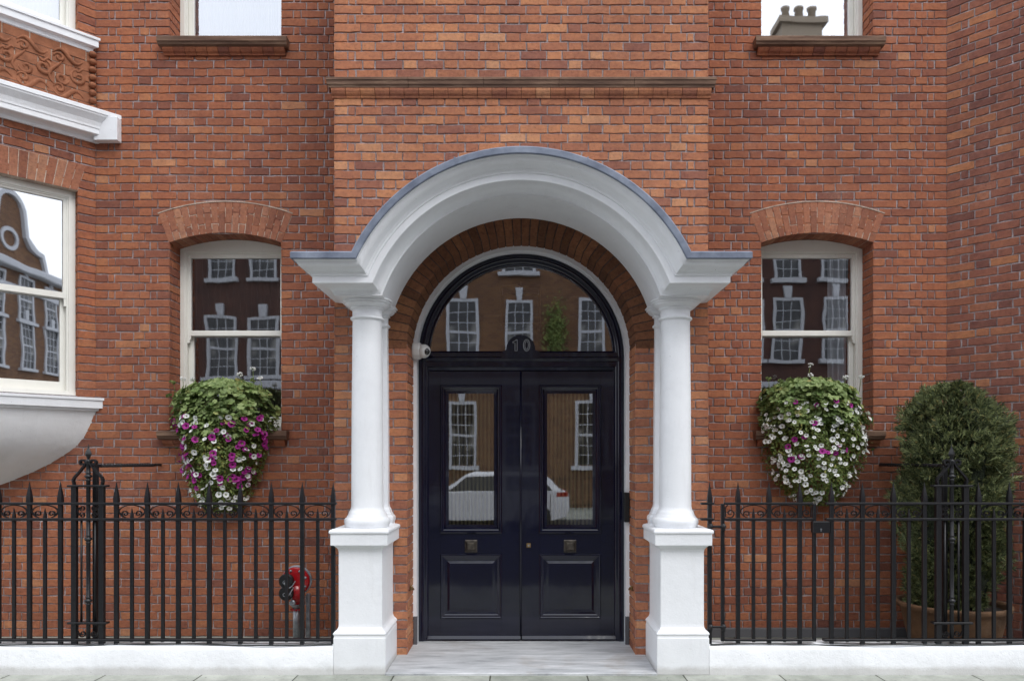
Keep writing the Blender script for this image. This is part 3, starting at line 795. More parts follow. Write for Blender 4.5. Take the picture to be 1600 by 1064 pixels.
# ------------------------------------------------------------------ doorway
ZF = 6.46; YD = ZF - DC       # black frame face
mb = MB()
def arch_ring(mb, Ro, Ri, y0, y1, zb, mi=0, zc=DZ, n=40, prof=None):
    rings = []
    path = [(-1, None, zb)] + [(None, PI - PI * i / n, None) for i in range(n + 1)] + [(1, None, zb)]
    def P(r, t):
        if t[1] is None: return (t[0] * r, t[2])
        return (r * math.cos(t[1]), zc + r * math.sin(t[1]))
    pr = prof or [(Ro, y0), (Ri, y0), (Ri, y1), (Ro, y1)]
    for t in path: rings.append([(P(r, t)[0], y, P(r, t)[1]) for r, y in pr])
    mb.loft(rings, mi, cap=True, smooth=False)
arch_ring(mb, DR + .01, .903, .335, YD + .02, .0)
o = mb.build('door_surround', [M['white']], B)
mb = MB()
arch_ring(mb, .905, .81, YD, YD + .1, .012, prof=[(.905, YD + .012), (.898, YD + .002), (.885, YD), (.862, YD), (.856, YD + .008), (.848, YD + .012), (.838, YD + .013), (.826, YD + .022), (.818, YD + .034), (.810, YD + .036), (.808, YD + .1), (.905, YD + .1)])
o = mb.build('door_frame', [M['navy']], B)
for pl in o.data.polygons: pl.use_smooth = True
es = o.modifiers.new('edges', 'EDGE_SPLIT'); es.split_angle = R(40)
# transom with number board
mb = MB()
zt0, zt1 = 2.395, 2.565
pr = [(.03, zt0), (.012, zt0 + .004), (.008, zt0 + .03), (-.004, zt0 + .035), (-.006, zt0 + .075), (-.018, zt0 + .082), (-.026, zt0 + .1), (-.026, zt0 + .112), (-.012, zt0 + .12), (-.008, zt0 + .155), (.0, zt1), (.05, zt1), (.05, zt0)]
mb.loft([[(x, YD + .02 + p, z) for p, z in pr] for x in (-.86, .86)], 0, cap=True)
# hump
hp = []
rr = .128; hz = 2.565
for i in range(25):
    a = PI * i / 24; hp.append((rr * math.cos(a), hz + .008 + rr * math.sin(a) * 1.02))
hp = [(.165, zt0 + .105), (.165, hz - .012), (.15, hz), (.135, hz + .004)] + hp + [(-.135, hz + .004), (-.15, hz), (-.165, hz - .012), (-.165, zt0 + .105)]
mb.prism([(x - .005, z) for x, z in hp][::-1], YD - .012, YD + .05)
mb.prism([(x * .84 - .005, hz + (z - hz) * .86 + .004) for x, z in hp[4:-4]][::-1], YD - .018, YD - .011)
tr_o = mb.build('transom', [M['navy']], B)
mb = MB(); yn = YD - .021
mb.strap([(.047 + .028 * math.cos(2 * PI * i / 28), hz + .046 + .049 * math.sin(2 * PI * i / 28)) for i in range(29)], yn, .005, .006)
mb.strap([(.047 + .015 * math.cos(2 * PI * i / 28), hz + .046 + .035 * math.sin(2 * PI * i / 28)) for i in range(29)], yn, .005, .004)
one = [(-.055, hz - .003), (-.055, hz + .068), (-.075, hz + .062), (-.075, hz + .073), (-.052, hz + .086), (-.04, hz + .095), (-.036, hz + .095), (-.036, hz - .003), (-.055, hz - .003)]
mb.strap(one, yn, .005, .005)
mb.build('house_number', [M['grille']], tr_o, label='door number 10 in grey outline digits')
# fanlight pane
mb = MB()
fan = [(.812 * math.cos(PI * i / 40), DZ + .812 * math.sin(PI * i / 40)) for i in range(41)]
fan = [(.812, 2.56)] + [p for p in fan if p[1] > 2.56] + [(-.812, 2.56)]
mb.add([(x, YD + .06, z) for x, z in fan], [tuple(range(len(fan)))])
mb.build('fanlight_pane', [M['glass_door']], B)
# leaves
def leaf(x0, x1, gx0, gx1):
    zb, zt = .022, 2.393; y = YD + .035; sgn = 1 if x0 >= 0 else -1
    gz0, gz1 = Z(823.6, 6.5), Z(611.6, 6.5); px0, px1 = X(689, 6.5), X(783.5, 6.5)
    if sgn > 0: px0, px1 = X(843, 6.5), X(938, 6.5)
    pz0, pz1 = Z(965, 6.5), Z(866, 6.5)
    mb = MB(); t = .045
    # stiles and rails, built as one slab around the two openings
    oz0, oz1 = gz0 - .045, gz1 + .05
    def bx(a, b, c, d): mb.box(a, b, y, y + t, c, d, 0, .0025)
    bx(x0, px0, zb, zt); bx(px1, x1, zb, zt)
    bx(px0 - .004, px1 + .004, oz1, zt - .0015); bx(px0 - .004, px1 + .004, pz1, oz0); bx(px0 - .004, px1 + .004, zb + .0015, pz0)
    d = mb.build('door_leaf', [M['navy']], B, origin=(x0, y, zb))
    def mould(name, X0, X1, Z0, Z1, prof):
        m = MB()
        rings = []
        for ins, out in prof: rings.append([(X0 + ins, y - out, Z0 + ins), (X1 - ins, y - out, Z0 + ins), (X1 - ins, y - out, Z1 - ins), (X0 + ins, y - out, Z1 - ins)])
        m.loft(rings, 0); return m
    m = mould('', px0 - .006, px1 + .006, oz0 - .006, oz1 + .006, [(0, -.002), (.0, .012), (.010, .02), (.020, .02), (.026, .012), (.034, .008), (.044, -.006), (.05, -.012), ((gx0 - px0) + .006, -.014), ((gx0 - px0) + .006, -.03)])
    m.build('glazing_moulding', [M['navy']], d)
    g = MB(); g.add([(px0 + .02, y + .02, oz0 + .02), (px1 - .02, y + .02, oz0 + .02), (px1 - .02, y + .02, oz1 - .02), (px0 + .02, y + .02, oz1 - .02)], [(0, 1, 2, 3)])
    g.build('glass_pane', [M['glass_door']], d)
    m = mould('', px0 - .005, px1 + .005, pz0 - .005, pz1 + .005, [(0, -.002), (0, .004), (.005, .008), (.012, .008), (.018, .004), (.03, .0), (.040, -.005), (.058, -.007), (.062, -.007), (.078, -.001), (.082, .001), (.084, .001)])
    v0 = len(m.v) - 4; m.f.append((v0, v0 + 1, v0 + 2, v0 + 3)); m.m.append(0); m.sm.append(False)
    m.build('lower_panel', [M['navy']], d)
    k = MB(); kx = (px0 + px1) / 2; kz = Z(852.5, 6.5); h = .054
    k.loft([[(kx + a * q, y - o_, kz + b * q) for a, b in ((-1, -1), (1, -1), (1, 1), (-1, 1))] for q, o_ in ((h, -.001), (h, .01), (h - .008, .014), (h - .012, .022), (h * .55, .036), (h * .5, .037))], 0, cap=True)
    k.build('knob', [M['bronze']], d)
    w = MB(); w.loft([[(xx, y - o_, zz) for o_, zz in ((0, zb + .003), (.03, zb + .006), (.03, zb + .016), (.012, zb + .04), (0, zb + .045))] for xx in (x0 + .004, x1 - .004)], 0, cap=True)
    w.build('weather_bar', [M['navy']], d)
    return d
dl = leaf(-.836, -.0025, X(700.9, 6.5), X(771.4, 6.5))
dr = leaf(.0025 + .0, .836, X(855, 6.5), X(925.3, 6.5))
mb = MB(); mb.tube([(-.004, YD + .028, .03), (-.004, YD + .028, 2.385)], .009, 10); mb.build('astragal', [M['navy']], dl)
mb = MB(); lx, lz = X(826, 6.5), Z(851.5, 6.5)
mb.box(lx - .019, lx + .019, YD + .024, YD + .034, lz - .019, lz + .019, 0, .003); mb.lathe(0, 0, [(.001, 0), (.009, 0), (.009, .004), (.001, .004)], 12)
cyl = [(lx + .009 * math.cos(2 * PI * i / 14), lz + .009 * math.sin(2 * PI * i / 14)) for i in range(14)]
mb2 = MB(); mb2.box(lx - .019, lx + .019, YD + .024, YD + .034, lz - .019, lz + .019, 0, .003); mb2.prism(cyl, YD + .017, YD + .024, 1)
mb2.build('lock', [M['brass'], M['steel']], dr)
# hall behind the doors, and curtains on the glass
mb = MB(); x0, x1, y0, y1, z0, z1 = -1.3, 1.3, YD + .11, YD + 4.2, 0, 3.7
mb.add([(x0, y0, z0), (x1, y0, z0), (x1, y1, z0), (x0, y1, z0), (x0, y0, z1), (x1, y0, z1), (x1, y1, z1), (x0, y1, z1)], [(0, 1, 2, 3), (4, 7, 6, 5), (1, 5, 6, 2), (3, 2, 6, 7), (0, 3, 7, 4)])
mb.build('room_interior', [M['hall']], B)
for cx_, lb in ((X(736, 6.5), 'striped olive voile curtain behind the glass of the left door leaf'), (X(890, 6.5), 'striped olive voile curtain behind the glass of the right door leaf')):
    net(cx_, YD + .10, .9, 2.3, .26, 'door_curtain', M['voile'], .014, .05, lb)
# pendant lantern seen through the fanlight
mb = MB(); zl = 8.4; a0, a1 = X(783, zl), X(844, zl); c0, c1 = Z(505, zl), Z(447, zl); yl = zl - DC
for (xa, xb) in ((a0, a1),):
    for yy in (yl, yl + .44):
        for p, q in (((xa, c0), (xb, c0)), ((xb, c0), (xb, c1)), ((xb, c1), (xa, c1)), ((xa, c1), (xa, c0))):
            mb.tube([(p[0], yy, p[1]), (q[0], yy, q[1])], .011, 4, smooth=False)
    for xx in (xa, xb):
        for zz in (c0, c1): mb.tube([(xx, yl, zz), (xx, yl + .44, zz)], .011, 4, smooth=False)
mb.tube([((a0 + a1) / 2, yl + .22, c1), ((a0 + a1) / 2, yl + .22, 3.7)], .008, 6)
for yy in (yl, yl + .44): mb.tube([(a0, yy, c1), ((a0 + a1) / 2, yl + .22, c1 + .02), (a1, yl + .44 - (yy - yl), c1)], .008, 4)
tag(mb.build('pendant_lantern', [M['brass']], origin=((a0 + a1) / 2, yl + .22, c0)), 'square framed brass lantern hanging inside behind the fanlight', 'lantern')
for sg in (-1, 1):
    mb = MB(); mb.box(sg * .899, sg * .9325, .325, .36, .015, .26, 0, .004); mb.build('surround_foot', [M['skirt']], B)
# stone threshold
s = NT('veined_threshold_marble')
c = s.ramp(s.noise(3.5, 9, .75, stretch=(.5, 3.2, 1)), [(.28, srgb(112, 114, 118)), (.45, srgb(172, 174, 177)), (.68, srgb(212, 213, 216))])
c = s.mix(s.ramp(s.noise(1.8, 5, .7), [(.55, (0, 0, 0)), (.72, (.5, .5, .5))]), c, srgb(150, 138, 126))
s.bsdf(c, .6, s.bump(s.noise(40, 5), .003, .4)); M['marble'] = s.m
mb = MB(); mb.box(-1.016, 1.016, -.525, YD + .12, -.05, .018, 0, .005)
mb.build('threshold', [M['marble']], B)
# grey skirting of the recess on the right
mb = MB(); mb.box(XE + .002, 3.55, YR - .035, YR + .01, 0, .085, 0, .006); mb.build('skirting', [M['skirt']], B)

# ------------------------------------------------------------------ low white plinth walls
def plinth(sg, lb):
    mb = MB(); prof = [(-.512, -.02), (-.512, .185), (-.505, .204), (-.488, .213), (-.40, .216), (-.30, .210), (-.285, .198), (-.285, -.02)]
    n = 60; xa, xb = (PC + .196, 5.15)
    rings = []
    for i in range(n + 1):
        x = sg * (xa + (xb - xa) * i / n); w1 = .003 * math.sin(i * .9) + .002 * math.sin(i * 2.3)
        rings.append([(x, y + (w1 if y < -.45 else 0), z + (.0035 * math.sin(i * .5 + 1) if z > .19 else 0)) for y, z in prof])
    mb.loft(rings, 0, cap=True, smooth=True)
    o = mb.build('plinth_wall', [M['plinth']], origin=(sg * 3.2, -.4, 0)); tag(o, lb, 'low wall')
    es = o.modifiers.new('edges', 'EDGE_SPLIT'); es.split_angle = R(50)
plinth(-1, 'low white painted plinth wall under the railing left of the door'); plinth(1, 'low white painted plinth wall under the gate and railing right of the door')

# ------------------------------------------------------------------ iron railings
ZR = 5.58; YRL = ZR - DC
ZT, Z2, ZBR = Z(786.5, ZR), Z(811, ZR), .246
def spear_mesh(x, r=.0148):
    mb = MB(); zt = Z(753, ZR)
    mb.box(x - r, x + r, YRL - r, YRL + r, .2, ZT, 0, .003)
    rings = []
    for q, z in ((r, ZT - .002), (r * 1.15, ZT + .01), (r * 1.22, ZT + .022), (r * 1.12, ZT + .05), (r * .8, ZT + .09), (r * .4, ZT + .125), (.0015, zt)):
        rings.append([(x + q * math.cos(PI / 4 + k * PI / 2) * 1.35, YRL + q * math.sin(PI / 4 + k * PI / 2) * 1.35, z) for k in range(4)])
    mb.loft(rings, 0, cap=True); return mb
def dog_mesh(x, r=.0118):
    mb = MB(); mb.box(x - r, x + r, YRL - r, YRL + r, .23, Z2, 0, .003)
    q = .010
    mb.loft([[(x + a * w_, YRL + b * w_, z) for a, b in ((-1, -1), (1, -1), (1, 1), (-1, 1))] for w_, z in ((q, Z2), (q * .9, Z2 + .03), (.0012, Z2 + .085))], 0, cap=True)
    return mb
def scroll_mesh(x, w):
    """strap that climbs both bars and curls in at the foot beside a little spike"""
    h = ZT - Z2; hw = w / 2 - .018; pts = []
    zc = Z2 + .042; rc = .0285; cxl = .050; N = 30
    for i in range(N):                                  # left curl, inside out, ending at its foot
        t = i / (N - 1); rr = .008 + (rc - .008) * t; ang = R(270) - R(455) * (1 - t)
        pts.append((-cxl + rr * math.cos(ang), zc + rr * math.sin(ang)))
    pts += [(-cxl - .018, zc - rc + .006), (-cxl - .034, zc - .010), (-hw + .002, zc + .012)]
    for i in range(1, 13): a = PI - (PI / 2) * i / 12; pts.append((hw * math.cos(a), zc + .012 + (ZT - .012 - zc - .012) * math.sin(a)))
    full = pts + [(-u, v) for u, v in reversed(pts[:-1])]
    mb = MB(); mb.strap([(x + u, v) for u, v in full], YRL, .016, .0058); return mb
G_L = thing('iron_railing', 'black iron railing left of the porch, in front of the red fire inlet', 'railing', (-3.2, YRL, .2))
G_R = thing('iron_railing', 'black iron railing right of the small gate, in front of the potted conifer', 'railing', (3.5, YRL, .2))
GT = thing('iron_gate', 'narrow black iron gate with lock box between right pedestal and railing', 'gate', (2.1, YRL, .2))
def rail(root, x0, x1, z, h=.009, name='rail'):
    mb = MB(); mb.box(x0, x1, YRL - .021, YRL + .021, z - h, z + h, 0, .003); return mb.build(name, [M['iron']], root)
class Kit:
    """first piece is modelled, all others are copies placed along the railing"""
    def __init__(s): s.src = None
    def put(s, maker, name, x, root):
        if s.src is None or False:
            o = maker(x).build(name, [M['iron']], root, origin=(x, YRL, .2)); s.src = o; return o
        c = s.src.copy(); COL.objects.link(c); c.parent = root; c.location = Vector((x, YRL, .2)) - Vector(root.location); return c
K_s, K_d, K_c = Kit(), Kit(), Kit()
def xr(px): return X(px, ZR)
SP = .2348
def run(root, mains, scrolls=True):
    for x in mains: K_s.put(spear_mesh, 'spear_bar', x, root)
    for a, b in zip(mains, mains[1:]):
        if b - a < .26:
            K_d.put(dog_mesh, 'short_bar', (a + b) / 2, root); K_c.put(lambda x: scroll_mesh(x, SP), 'scroll', (a + b) / 2, root)
xl = [xr(182) + SP * i for i in range(8)]
run(G_L, xl)
xl2 = [xr(94.6) - SP * i for i in range(8)][::-1]; run(G_L, xl2)
rail(G_L, -5.1, -1.4, ZT); rail(G_L, -5.1, -1.4, Z2); rail(G_L, -5.1, -1.4, ZBR, .010)
xr2 = [xr(1299) + SP * i for i in range(4)]; run(G_R, xr2)
xr3 = [xr(1528.6) + SP * i for i in range(7)]; run(G_R, xr3)
for z in (ZT, Z2): rail(G_R, xr(1290), 5.1, z)
rail(G_R, xr(1286), 5.1, ZBR, .010)
# rails that tie the gate post to the pedestal
def gate():
    x0, x1 = xr(1129), xr(1272)
    K = [xr(1153), xr(1201.5), xr(1249.5)]
    for x in K: K_s.put(spear_mesh, 'spear_bar', x, GT)
    for x in (xr(1177.2), xr(1225.6)):
        K_d.put(dog_mesh, 'short_bar', x, GT); K_c.put(None, 'scroll', x, GT)
    for x in (x0, x1):
        mb = MB(); mb.box(x - .013, x + .013, YRL - .013, YRL + .013, .235, ZT, 0, .003); mb.build('stile', [M['iron']], GT)
    for z in (ZT, Z2, ZBR): mb = MB(); mb.box(x0 + .013, x1 - .013, YRL - .018, YRL + .018, z - .009, z + .009, 0, .003); mb.build('rail', [M['iron']], GT)
    for xx, sg in ((x0 + .058, 1), (x1 - .06, -1)):
        mb = MB(); N = 26; pts = []
        for i in range(N): t = i / (N - 1); rr = .006 + .028 * t; ang = R(270) + R(430) * (1 - t); pts.append((xx + sg * .0 + rr * math.cos(ang) * sg, Z2 + .046 + rr * math.sin(ang)))
        pts += [(xx - sg * .035, Z2 + .02), (xx - sg * .038, ZT - .03), (xx - sg * .02, ZT - .012)]
        mb.strap(pts, YRL, .016, .0065); mb.build('scroll', [M['iron']], GT)
    mb = MB(); mb.box(xr(1268), xr(1298) - .018, YRL - .032, YRL + .02, Z(832, ZR), Z(814, ZR), 0, .004)
    lk = mb.build('lock_box', [M['iron']], GT)
    mb = MB(); kx = xr(1280); kz = Z(826, ZR)
    mb.prism([(kx + .007 * math.cos(2 * PI * i / 12), kz + .007 * math.sin(2 * PI * i / 12)) for i in range(12)], YRL - .036, YRL - .031); mb.box(kx - .003, kx + .003, YRL - .036, YRL - .031, kz - .018, kz - .005)
    mb.build('keyhole_cover', [M['steel']], lk)
    for z in (Z(822, ZR), Z(978, ZR)):
        mb = MB(); mb.box(xr(1106), x0 + .02, YRL - .034, YRL - .018, z - .009, z + .009, 0, .003)
        mb.tube([(x0, YRL - .026, z - .03), (x0, YRL - .026, z + .022)], .015, 10); mb.tube([(xr(1109), YRL - .026, z - .02), (xr(1109), YRL - .026, z + .02)], .016, 10)
        mb.build('hinge', [M['iron']], GT)
gate()
GP = thing('gate_post', 'black iron hanging bar with spear tip beside the right pedestal', 'post', (xr(1108.7), YRL, .2))
K_s.put(None, 'spear_bar', xr(1108.7), GP)
for z in (ZT, Z2): mb = MB(); mb.box(1.36, xr(1108.7) + .03, YRL - .018, YRL + .018, z - .009, z + .009, 0, .003); mb.build('rail', [M['iron']], GP)

def post(root, xc, flip):
    """cage post: two square bars, a turned centre bar, ogee straps, diamond finial, twisted tie to the wall"""
    hw = .104; zc, zl = Z(759, ZR), Z(972.5, ZR)
    mb = MB()
    for sx in (-1, 1): mb.box(xc + sx * hw - .019, xc + sx * hw + .019, YRL - .019, YRL + .019, .2, zc, 0, .003)
    for z in (zc, zl): mb.box(xc - .15, xc + .15, YRL - .026, YRL + .026, z - .0075, z + .0075, 0, .003)
    o = mb.build('cage_post', [M['iron']], root)
    m = MB(); r = .0125
    pr = [(r * 1.2, .22), (r * 1.2, zl)]
    def ring(z): return [(r * 1.2, z - .034), (r * 1.5, z - .03), (r * 1.5, z - .024), (r * 1.15, z - .02), (r * 1.3, z - .012), (r * 2.1, z - .006), (r * 2.2, z), (r * 2.1, z + .006), (r * 1.3, z + .012), (r * 1.15, z + .018), (r * 1.5, z + .022), (r * 1.5, z + .028), (r * 1.2, z + .032)]
    pr += ring(Z(938, ZR)) + ring(Z(842, ZR)) + ring(Z(744, ZR)) + [(r * 1.2, Z(724, ZR)), (.02, Z(723, ZR)), (.02, Z(719, ZR)), (.010, Z(717, ZR))]
    m.lathe(xc, YRL, pr, 16); m.build('turned_bar', [M['iron']], o)
    m = MB(); zf = Z(718, ZR); zt = Z(693, ZR)
    m.loft([[(xc + a * q, YRL + b * q, z) for a, b in ((-1, 0), (0, -1), (1, 0), (0, 1))] for q, z in ((.009, zf), (.012, zf + .012), (.027, zf + .042), (.022, zf + .058), (.008, zf + .085), (.0012, zt))], 0, cap=True)
    m.build('finial', [M['iron']], o)
    m = MB(); zs = Z(723, ZR)
    for sx in (-1, 1):
        P = [(hw, zc), (hw + .004, zc + .02), (hw + .008, zc + .04), (hw - .002, zc + .065), (hw - .03, zc + .095), (.05, zc + .125), (.03, zc + .15), (.022, zs - .012), (.016, zs), (.022, zs + .014), (.038, zs + .022), (.055, zs + .016), (.06, zs), (.052, zs - .012), (.038, zs - .01), (.036, zs + .002)]
        # smooth
        Q = []
        for i in range(len(P) - 1):
            p0, p1, p2, p3 = P[max(i - 1, 0)], P[i], P[i + 1], P[min(i + 2, len(P) - 1)]
            for t in (0, .25, .5, .75):
                f = lambda a, b, c, d: .5 * (2 * b + (c - a) * t + (2 * a - 5 * b + 4 * c - d) * t * t + (3 * b - a - 3 * c + d) * t ** 3)
                Q.append((f(p0[0], p1[0], p2[0], p3[0]), f(p0[1], p1[1], p2[1], p3[1])))
        m.strap([(xc + sx * u, v) for u, v in Q], YRL, .03, .013)
    m.build('ogee_strap', [M['iron']], o)
    m = MB()
    for sx in (-1, 1):
        m.tube([(xc + sx * .052, YRL, zl), (xc + sx * .052, YRL, Z2)], .008, 8)
    m.build('thin_bars', [M['iron']], o)
    m = MB()
    for sx in (-1, 1):
        for zc_, up in ((Z2 + .030, 1), (ZT - .034, -1)):
            m.strap([(xc + sx * (.045 + (.004 + .019 * i / 19) * math.cos(R(520) * (1 - i / 19))), zc_ + up * (.004 + .019 * i / 19) * math.sin(R(520) * (1 - i / 19))) for i in range(20)], YRL, .014, .006)
        m.strap([(xc + sx * (.068 + .012 * math.sin(PI * t / 8)), Z2 + .03 + (ZT - Z2 - .06) * t / 8) for t in range(9)], YRL, .014, .006)
        zb_ = .256
        m.strap([(xc + sx * (.043 + (.005 + .022 * i / 19) * math.cos(R(520) * (1 - i / 19))), zb_ + .036 + (.005 + .022 * i / 19) * math.sin(-R(520) * (1 - i / 19))) for i in range(20)] + [(xc + sx * .082, zb_ + .06), (xc + sx * .08, zl - .02), (xc + sx * .06, zl - .01)], YRL, .014, .006)
    m.build('small_scrolls', [M['iron']], o)
    # stay behind, and twisted tie back to the wall
    m = MB(); m.box(xc - .017, xc + .017, YRL + .08, YRL + .115, .21, Z(727, ZR) + .01, 0, .003); m.box(xc - .012, xc + .012, YRL + .0, YRL + .1, zc - .006, zc + .006)
    m.build('back_stay', [M['iron']], o)
    m = MB(); rings = []; zt_ = Z(727.5, ZR); n = 70
    for i in range(n + 1):
        t = i / n; y = YRL + .02 + (YR - YRL - .03) * t; tw = 0 if t < .12 else (min(t, .88) - .12) / .76 * 2 * PI * 5
        rr = .0155; rings.append([(xc + rr * math.cos(tw + PI / 4 + k * PI / 2), y, zt_ + rr * math.sin(tw + PI / 4 + k * PI / 2)) for k in range(4)])
    m.loft(rings, 0, cap=True)
    m.lathe(0, 0, [(.001, 0)], 3) if False else None
    m.build('twisted_tie', [M['iron']], o)
post(G_L, xr(138), 1); post(G_R, xr(1487), -1)

# black cable lying along the plinth
def cable(x0, x1, lb):
    mb = MB(); n = 60; mb.tube([(x0 + (x1 - x0) * i / n, -.492 + .012 * math.sin(i * .21), .222 + .003 * math.sin(i * .33)) for i in range(n + 1)], .0055, 8)
    tag(mb.build('cable', [M['black_rubber']], origin=((x0 + x1) / 2, -.49, .22)), lb, 'cable')
cable(-5.1, -1.42, 'thin black cable lying on the left plinth wall'); cable(1.42, 5.1, 'thin black cable lying on the right plinth wall')

# ------------------------------------------------------------------ fire inlet on its pipes
zf_ = 6.38; fx, fz, fy = X(462, zf_), Z(912, zf_), zf_ - DC
FI = thing('fire_inlet', 'red fire inlet with two black caps and chains on steel pipes behind the left railing', 'fire inlet', (fx, fy, 0))
def disc(mb, cx, cz, prof, n=28, mi=0):    # prof: (radius, y)
    mb.loft([[(cx + r * math.cos(2 * PI * i / n), y, cz + r * math.sin(2 * PI * i / n)) for i in range(n)] for r, y in prof], mi, cap=True, smooth=False)
mb = MB(); disc(mb, fx + .012, fz + .03, [(.118, fy - .02), (.122, fy - .03), (.122, fy - .05), (.112, fy - .062), (.085, fy - .068)])
mb.tube([(fx + .02, fy - .03, fz), (fx + .018, fy - .03, fz - .1), (fx + .015, fy - .02, fz - .16)], [.075, .062, .042], 18)
body = mb.build('valve_body', [M['red']], FI)
mb = MB(); disc(mb, fx + .018, fz + .036, [(.126, fy - .012), (.131, fy - .02), (.131, fy - .03), (.12, fy - .034)]); mb.build('flange', [M['steel']], FI)
mb = MB()
for a in range(0, 360, 45): 
    mb.sphere((fx + .012 + .098 * math.cos(R(a + 20)), fy - .066, fz + .03 + .098 * math.sin(R(a + 20))), .012, 8)
mb.build('bolts', [M['steel']], body)
for (dx, dz) in ((-.045, .045), (-.045, -.06)):
    mb = MB(); c0 = (fx + dx, fz + dz)
    disc(mb, c0[0], c0[1], [(.052, fy - .05), (.055, fy - .09), (.062, fy - .10), (.062, fy - .125), (.055, fy - .133), (.03, fy - .136)])
    cp = mb.build('cap', [M['black_rubber']], FI)
    mb = MB(); mb.strap([(c0[0] - .005 + .014 * math.cos(2 * PI * i / 16), c0[1] - .008 + .014 * math.sin(2 * PI * i / 16)) for i in range(17)], fy - .142, .006, .006); mb.build('chain_ring', [M['steel']], cp)
mb = MB()
def chain(P, n):
    pts = []
    for i in range(n + 1):
        t = i / n * (len(P) - 1); k = min(int(t), len(P) - 2); u = t - k
        pts.append(tuple(P[k][j] + (P[k + 1][j] - P[k][j]) * u for j in range(3)))
    for i, p in enumerate(pts): mb.sphere(p, .0062 if i % 2 else .0048, 6)
chain([(fx - .05, fy - .148, fz + .035), (fx - .04, fy - .148, fz + .005), (fx - .015, fy - .146, fz - .012), (fx + .012, fy - .142, fz + .002), (fx + .028, fy - .1, fz + .04)], 26)
chain([(fx - .04, fy - .148, fz - .065), (fx - .015, fy - .146, fz - .075), (fx + .0, fy - .143, fz - .05), (fx + .018, fy - .12, fz - .01)], 18)
chain([(fx - .0, fy - .143, fz - .055), (fx + .0, fy - .12, fz - .10), (fx + .004, fy - .11, fz - .125)], 12)
mb.build('chains', [M['steel']], FI)
mb = MB(); disc(mb, fx + .004, fz - .145, [(.018, fy - .09), (.026, fy - .095), (.026, fy - .11), (.018, fy - .115)]); mb.build('drain_valve', [M['steel']], FI)
mb = MB(); mb.tube([(fx + .008, fy, 0), (fx + .008, fy, fz - .14)], .031, 18); mb.tube([(fx + .012, fy, fz - .20), (fx + .012, fy, fz - .16)], .044, 18); mb.build('riser_pipe', [M['steel']], FI)
mb = MB(); mb.box(fx + .076, fx + .112, fy + .04, fy + .07, 0, fz - .09, 0, .004); mb.build('support_channel', [M['steel']], FI)
mb = MB()
for i in range(9): a = 2 * PI * i / 9; mb.box(fx + .012 + .042 * math.cos(a) - .009, fx + .012 + .042 * math.cos(a) + .009, fy + .042 * math.sin(a) - .009, fy + .042 * math.sin(a) + .009, fz - .225, fz - .21)
mb.build('red_tape', [M['red']], FI)

# ------------------------------------------------------------------ small fittings
cxm, czm, cym = X(663, 6.34), Z(548.5, 6.34), 6.34 - DC
CC = thing('security_camera', 'white dome security camera fixed at the left springing of the door arch', 'camera', (cxm - .04, cym, czm))
mb = MB(); n = 24
bx0 = -DR + .0
mb.loft([[(x, cym + r * math.cos(2 * PI * i / n), czm + .0 + r * math.sin(2 * PI * i / n)) for i in range(n)] for x, r in ((bx0, .068), (bx0 + .012, .073), (bx0 + .055, .073), (bx0 + .07, .066))], 0, cap=True, smooth=False)
mb.build('camera_base', [M['pvc']], CC)
mb = MB(); mb.sphere((bx0 + .094, cym - .02, czm - .004), .060, 20); eyeb = mb.build('camera_ball', [M['pvc']], CC)
mb = MB(); mb.sphere((bx0 + .122, cym - .050, czm - .012), .030, 16); mb.build('lens', [M['darkglass']], eyeb)
mb = MB(); mb.box(.905 - .018, .928, .29, .36, Z(815, 6.36), Z(769, 6.36), 0, .004)
pnl = MB(); 
o = mb.build('entry_keypad', [M['black_rubber']], origin=(.92, .33, 1.1)); tag(o, 'slim black entry panel on the right jamb of the doorway', 'intercom')
for sg, lb in ((-1, 'small brass door hook on the brick jamb left of the doors'), (1, 'small brass door hook on the brick jamb right of the doors')):
    mb = MB(); hx = sg * (DR - .002); hz_ = Z(917, 6.2); hy = .14
    mb.lathe(0, 0, [(.001, 0)], 3) if False else None
    pts = [(hx - sg * (.004 + .028 * math.sin(t * .5)), hy - .03 * math.cos(t * .5), hz_ + .018 * math.cos(t * .7)) for t in range(8)]
    mb.tube(pts, .0045, 8); mb.tube([(hx, hy, hz_), (hx - sg * .014, hy, hz_)], .02, 14)
    tag(mb.build('door_hook', [M['brass']], origin=(hx, hy, hz_)), lb, 'hook', 'hooks on the door jambs')

# ------------------------------------------------------------------ foliage
def orient(n, up=None):
    n = n / np.linalg.norm(n); a = np.cross(n, [0, 0, 1.0] if abs(n[2]) < .95 else [1.0, 0, 0]); a /= np.linalg.norm(a); b = np.cross(n, a)
    return a, b, n
def scatter_leaves(name, pts, nrm, sizes, template, mat, parent, roll=True):
    T = np.array(template[0]); Fc = template[1]; V = []; FF = []; k = len(T); idx = 0
    for p, n, sz in zip(pts, nrm, sizes):
        a, b, c = orient(n); th = rng.uniform(0, 2 * PI) if roll else rng.normal(0, .5)
        ca, sa = math.cos(th), math.sin(th); a2 = a * ca + b * sa; b2 = -a * sa + b * ca
        q = p + sz * (T[:, :1] * a2 + T[:, 1:2] * b2 + T[:, 2:3] * c)
        V.extend(map(tuple, q)); FF.extend(tuple(idx + i for i in f) for f in Fc); idx += k
    return arrays(name, V, FF, [mat], parent)
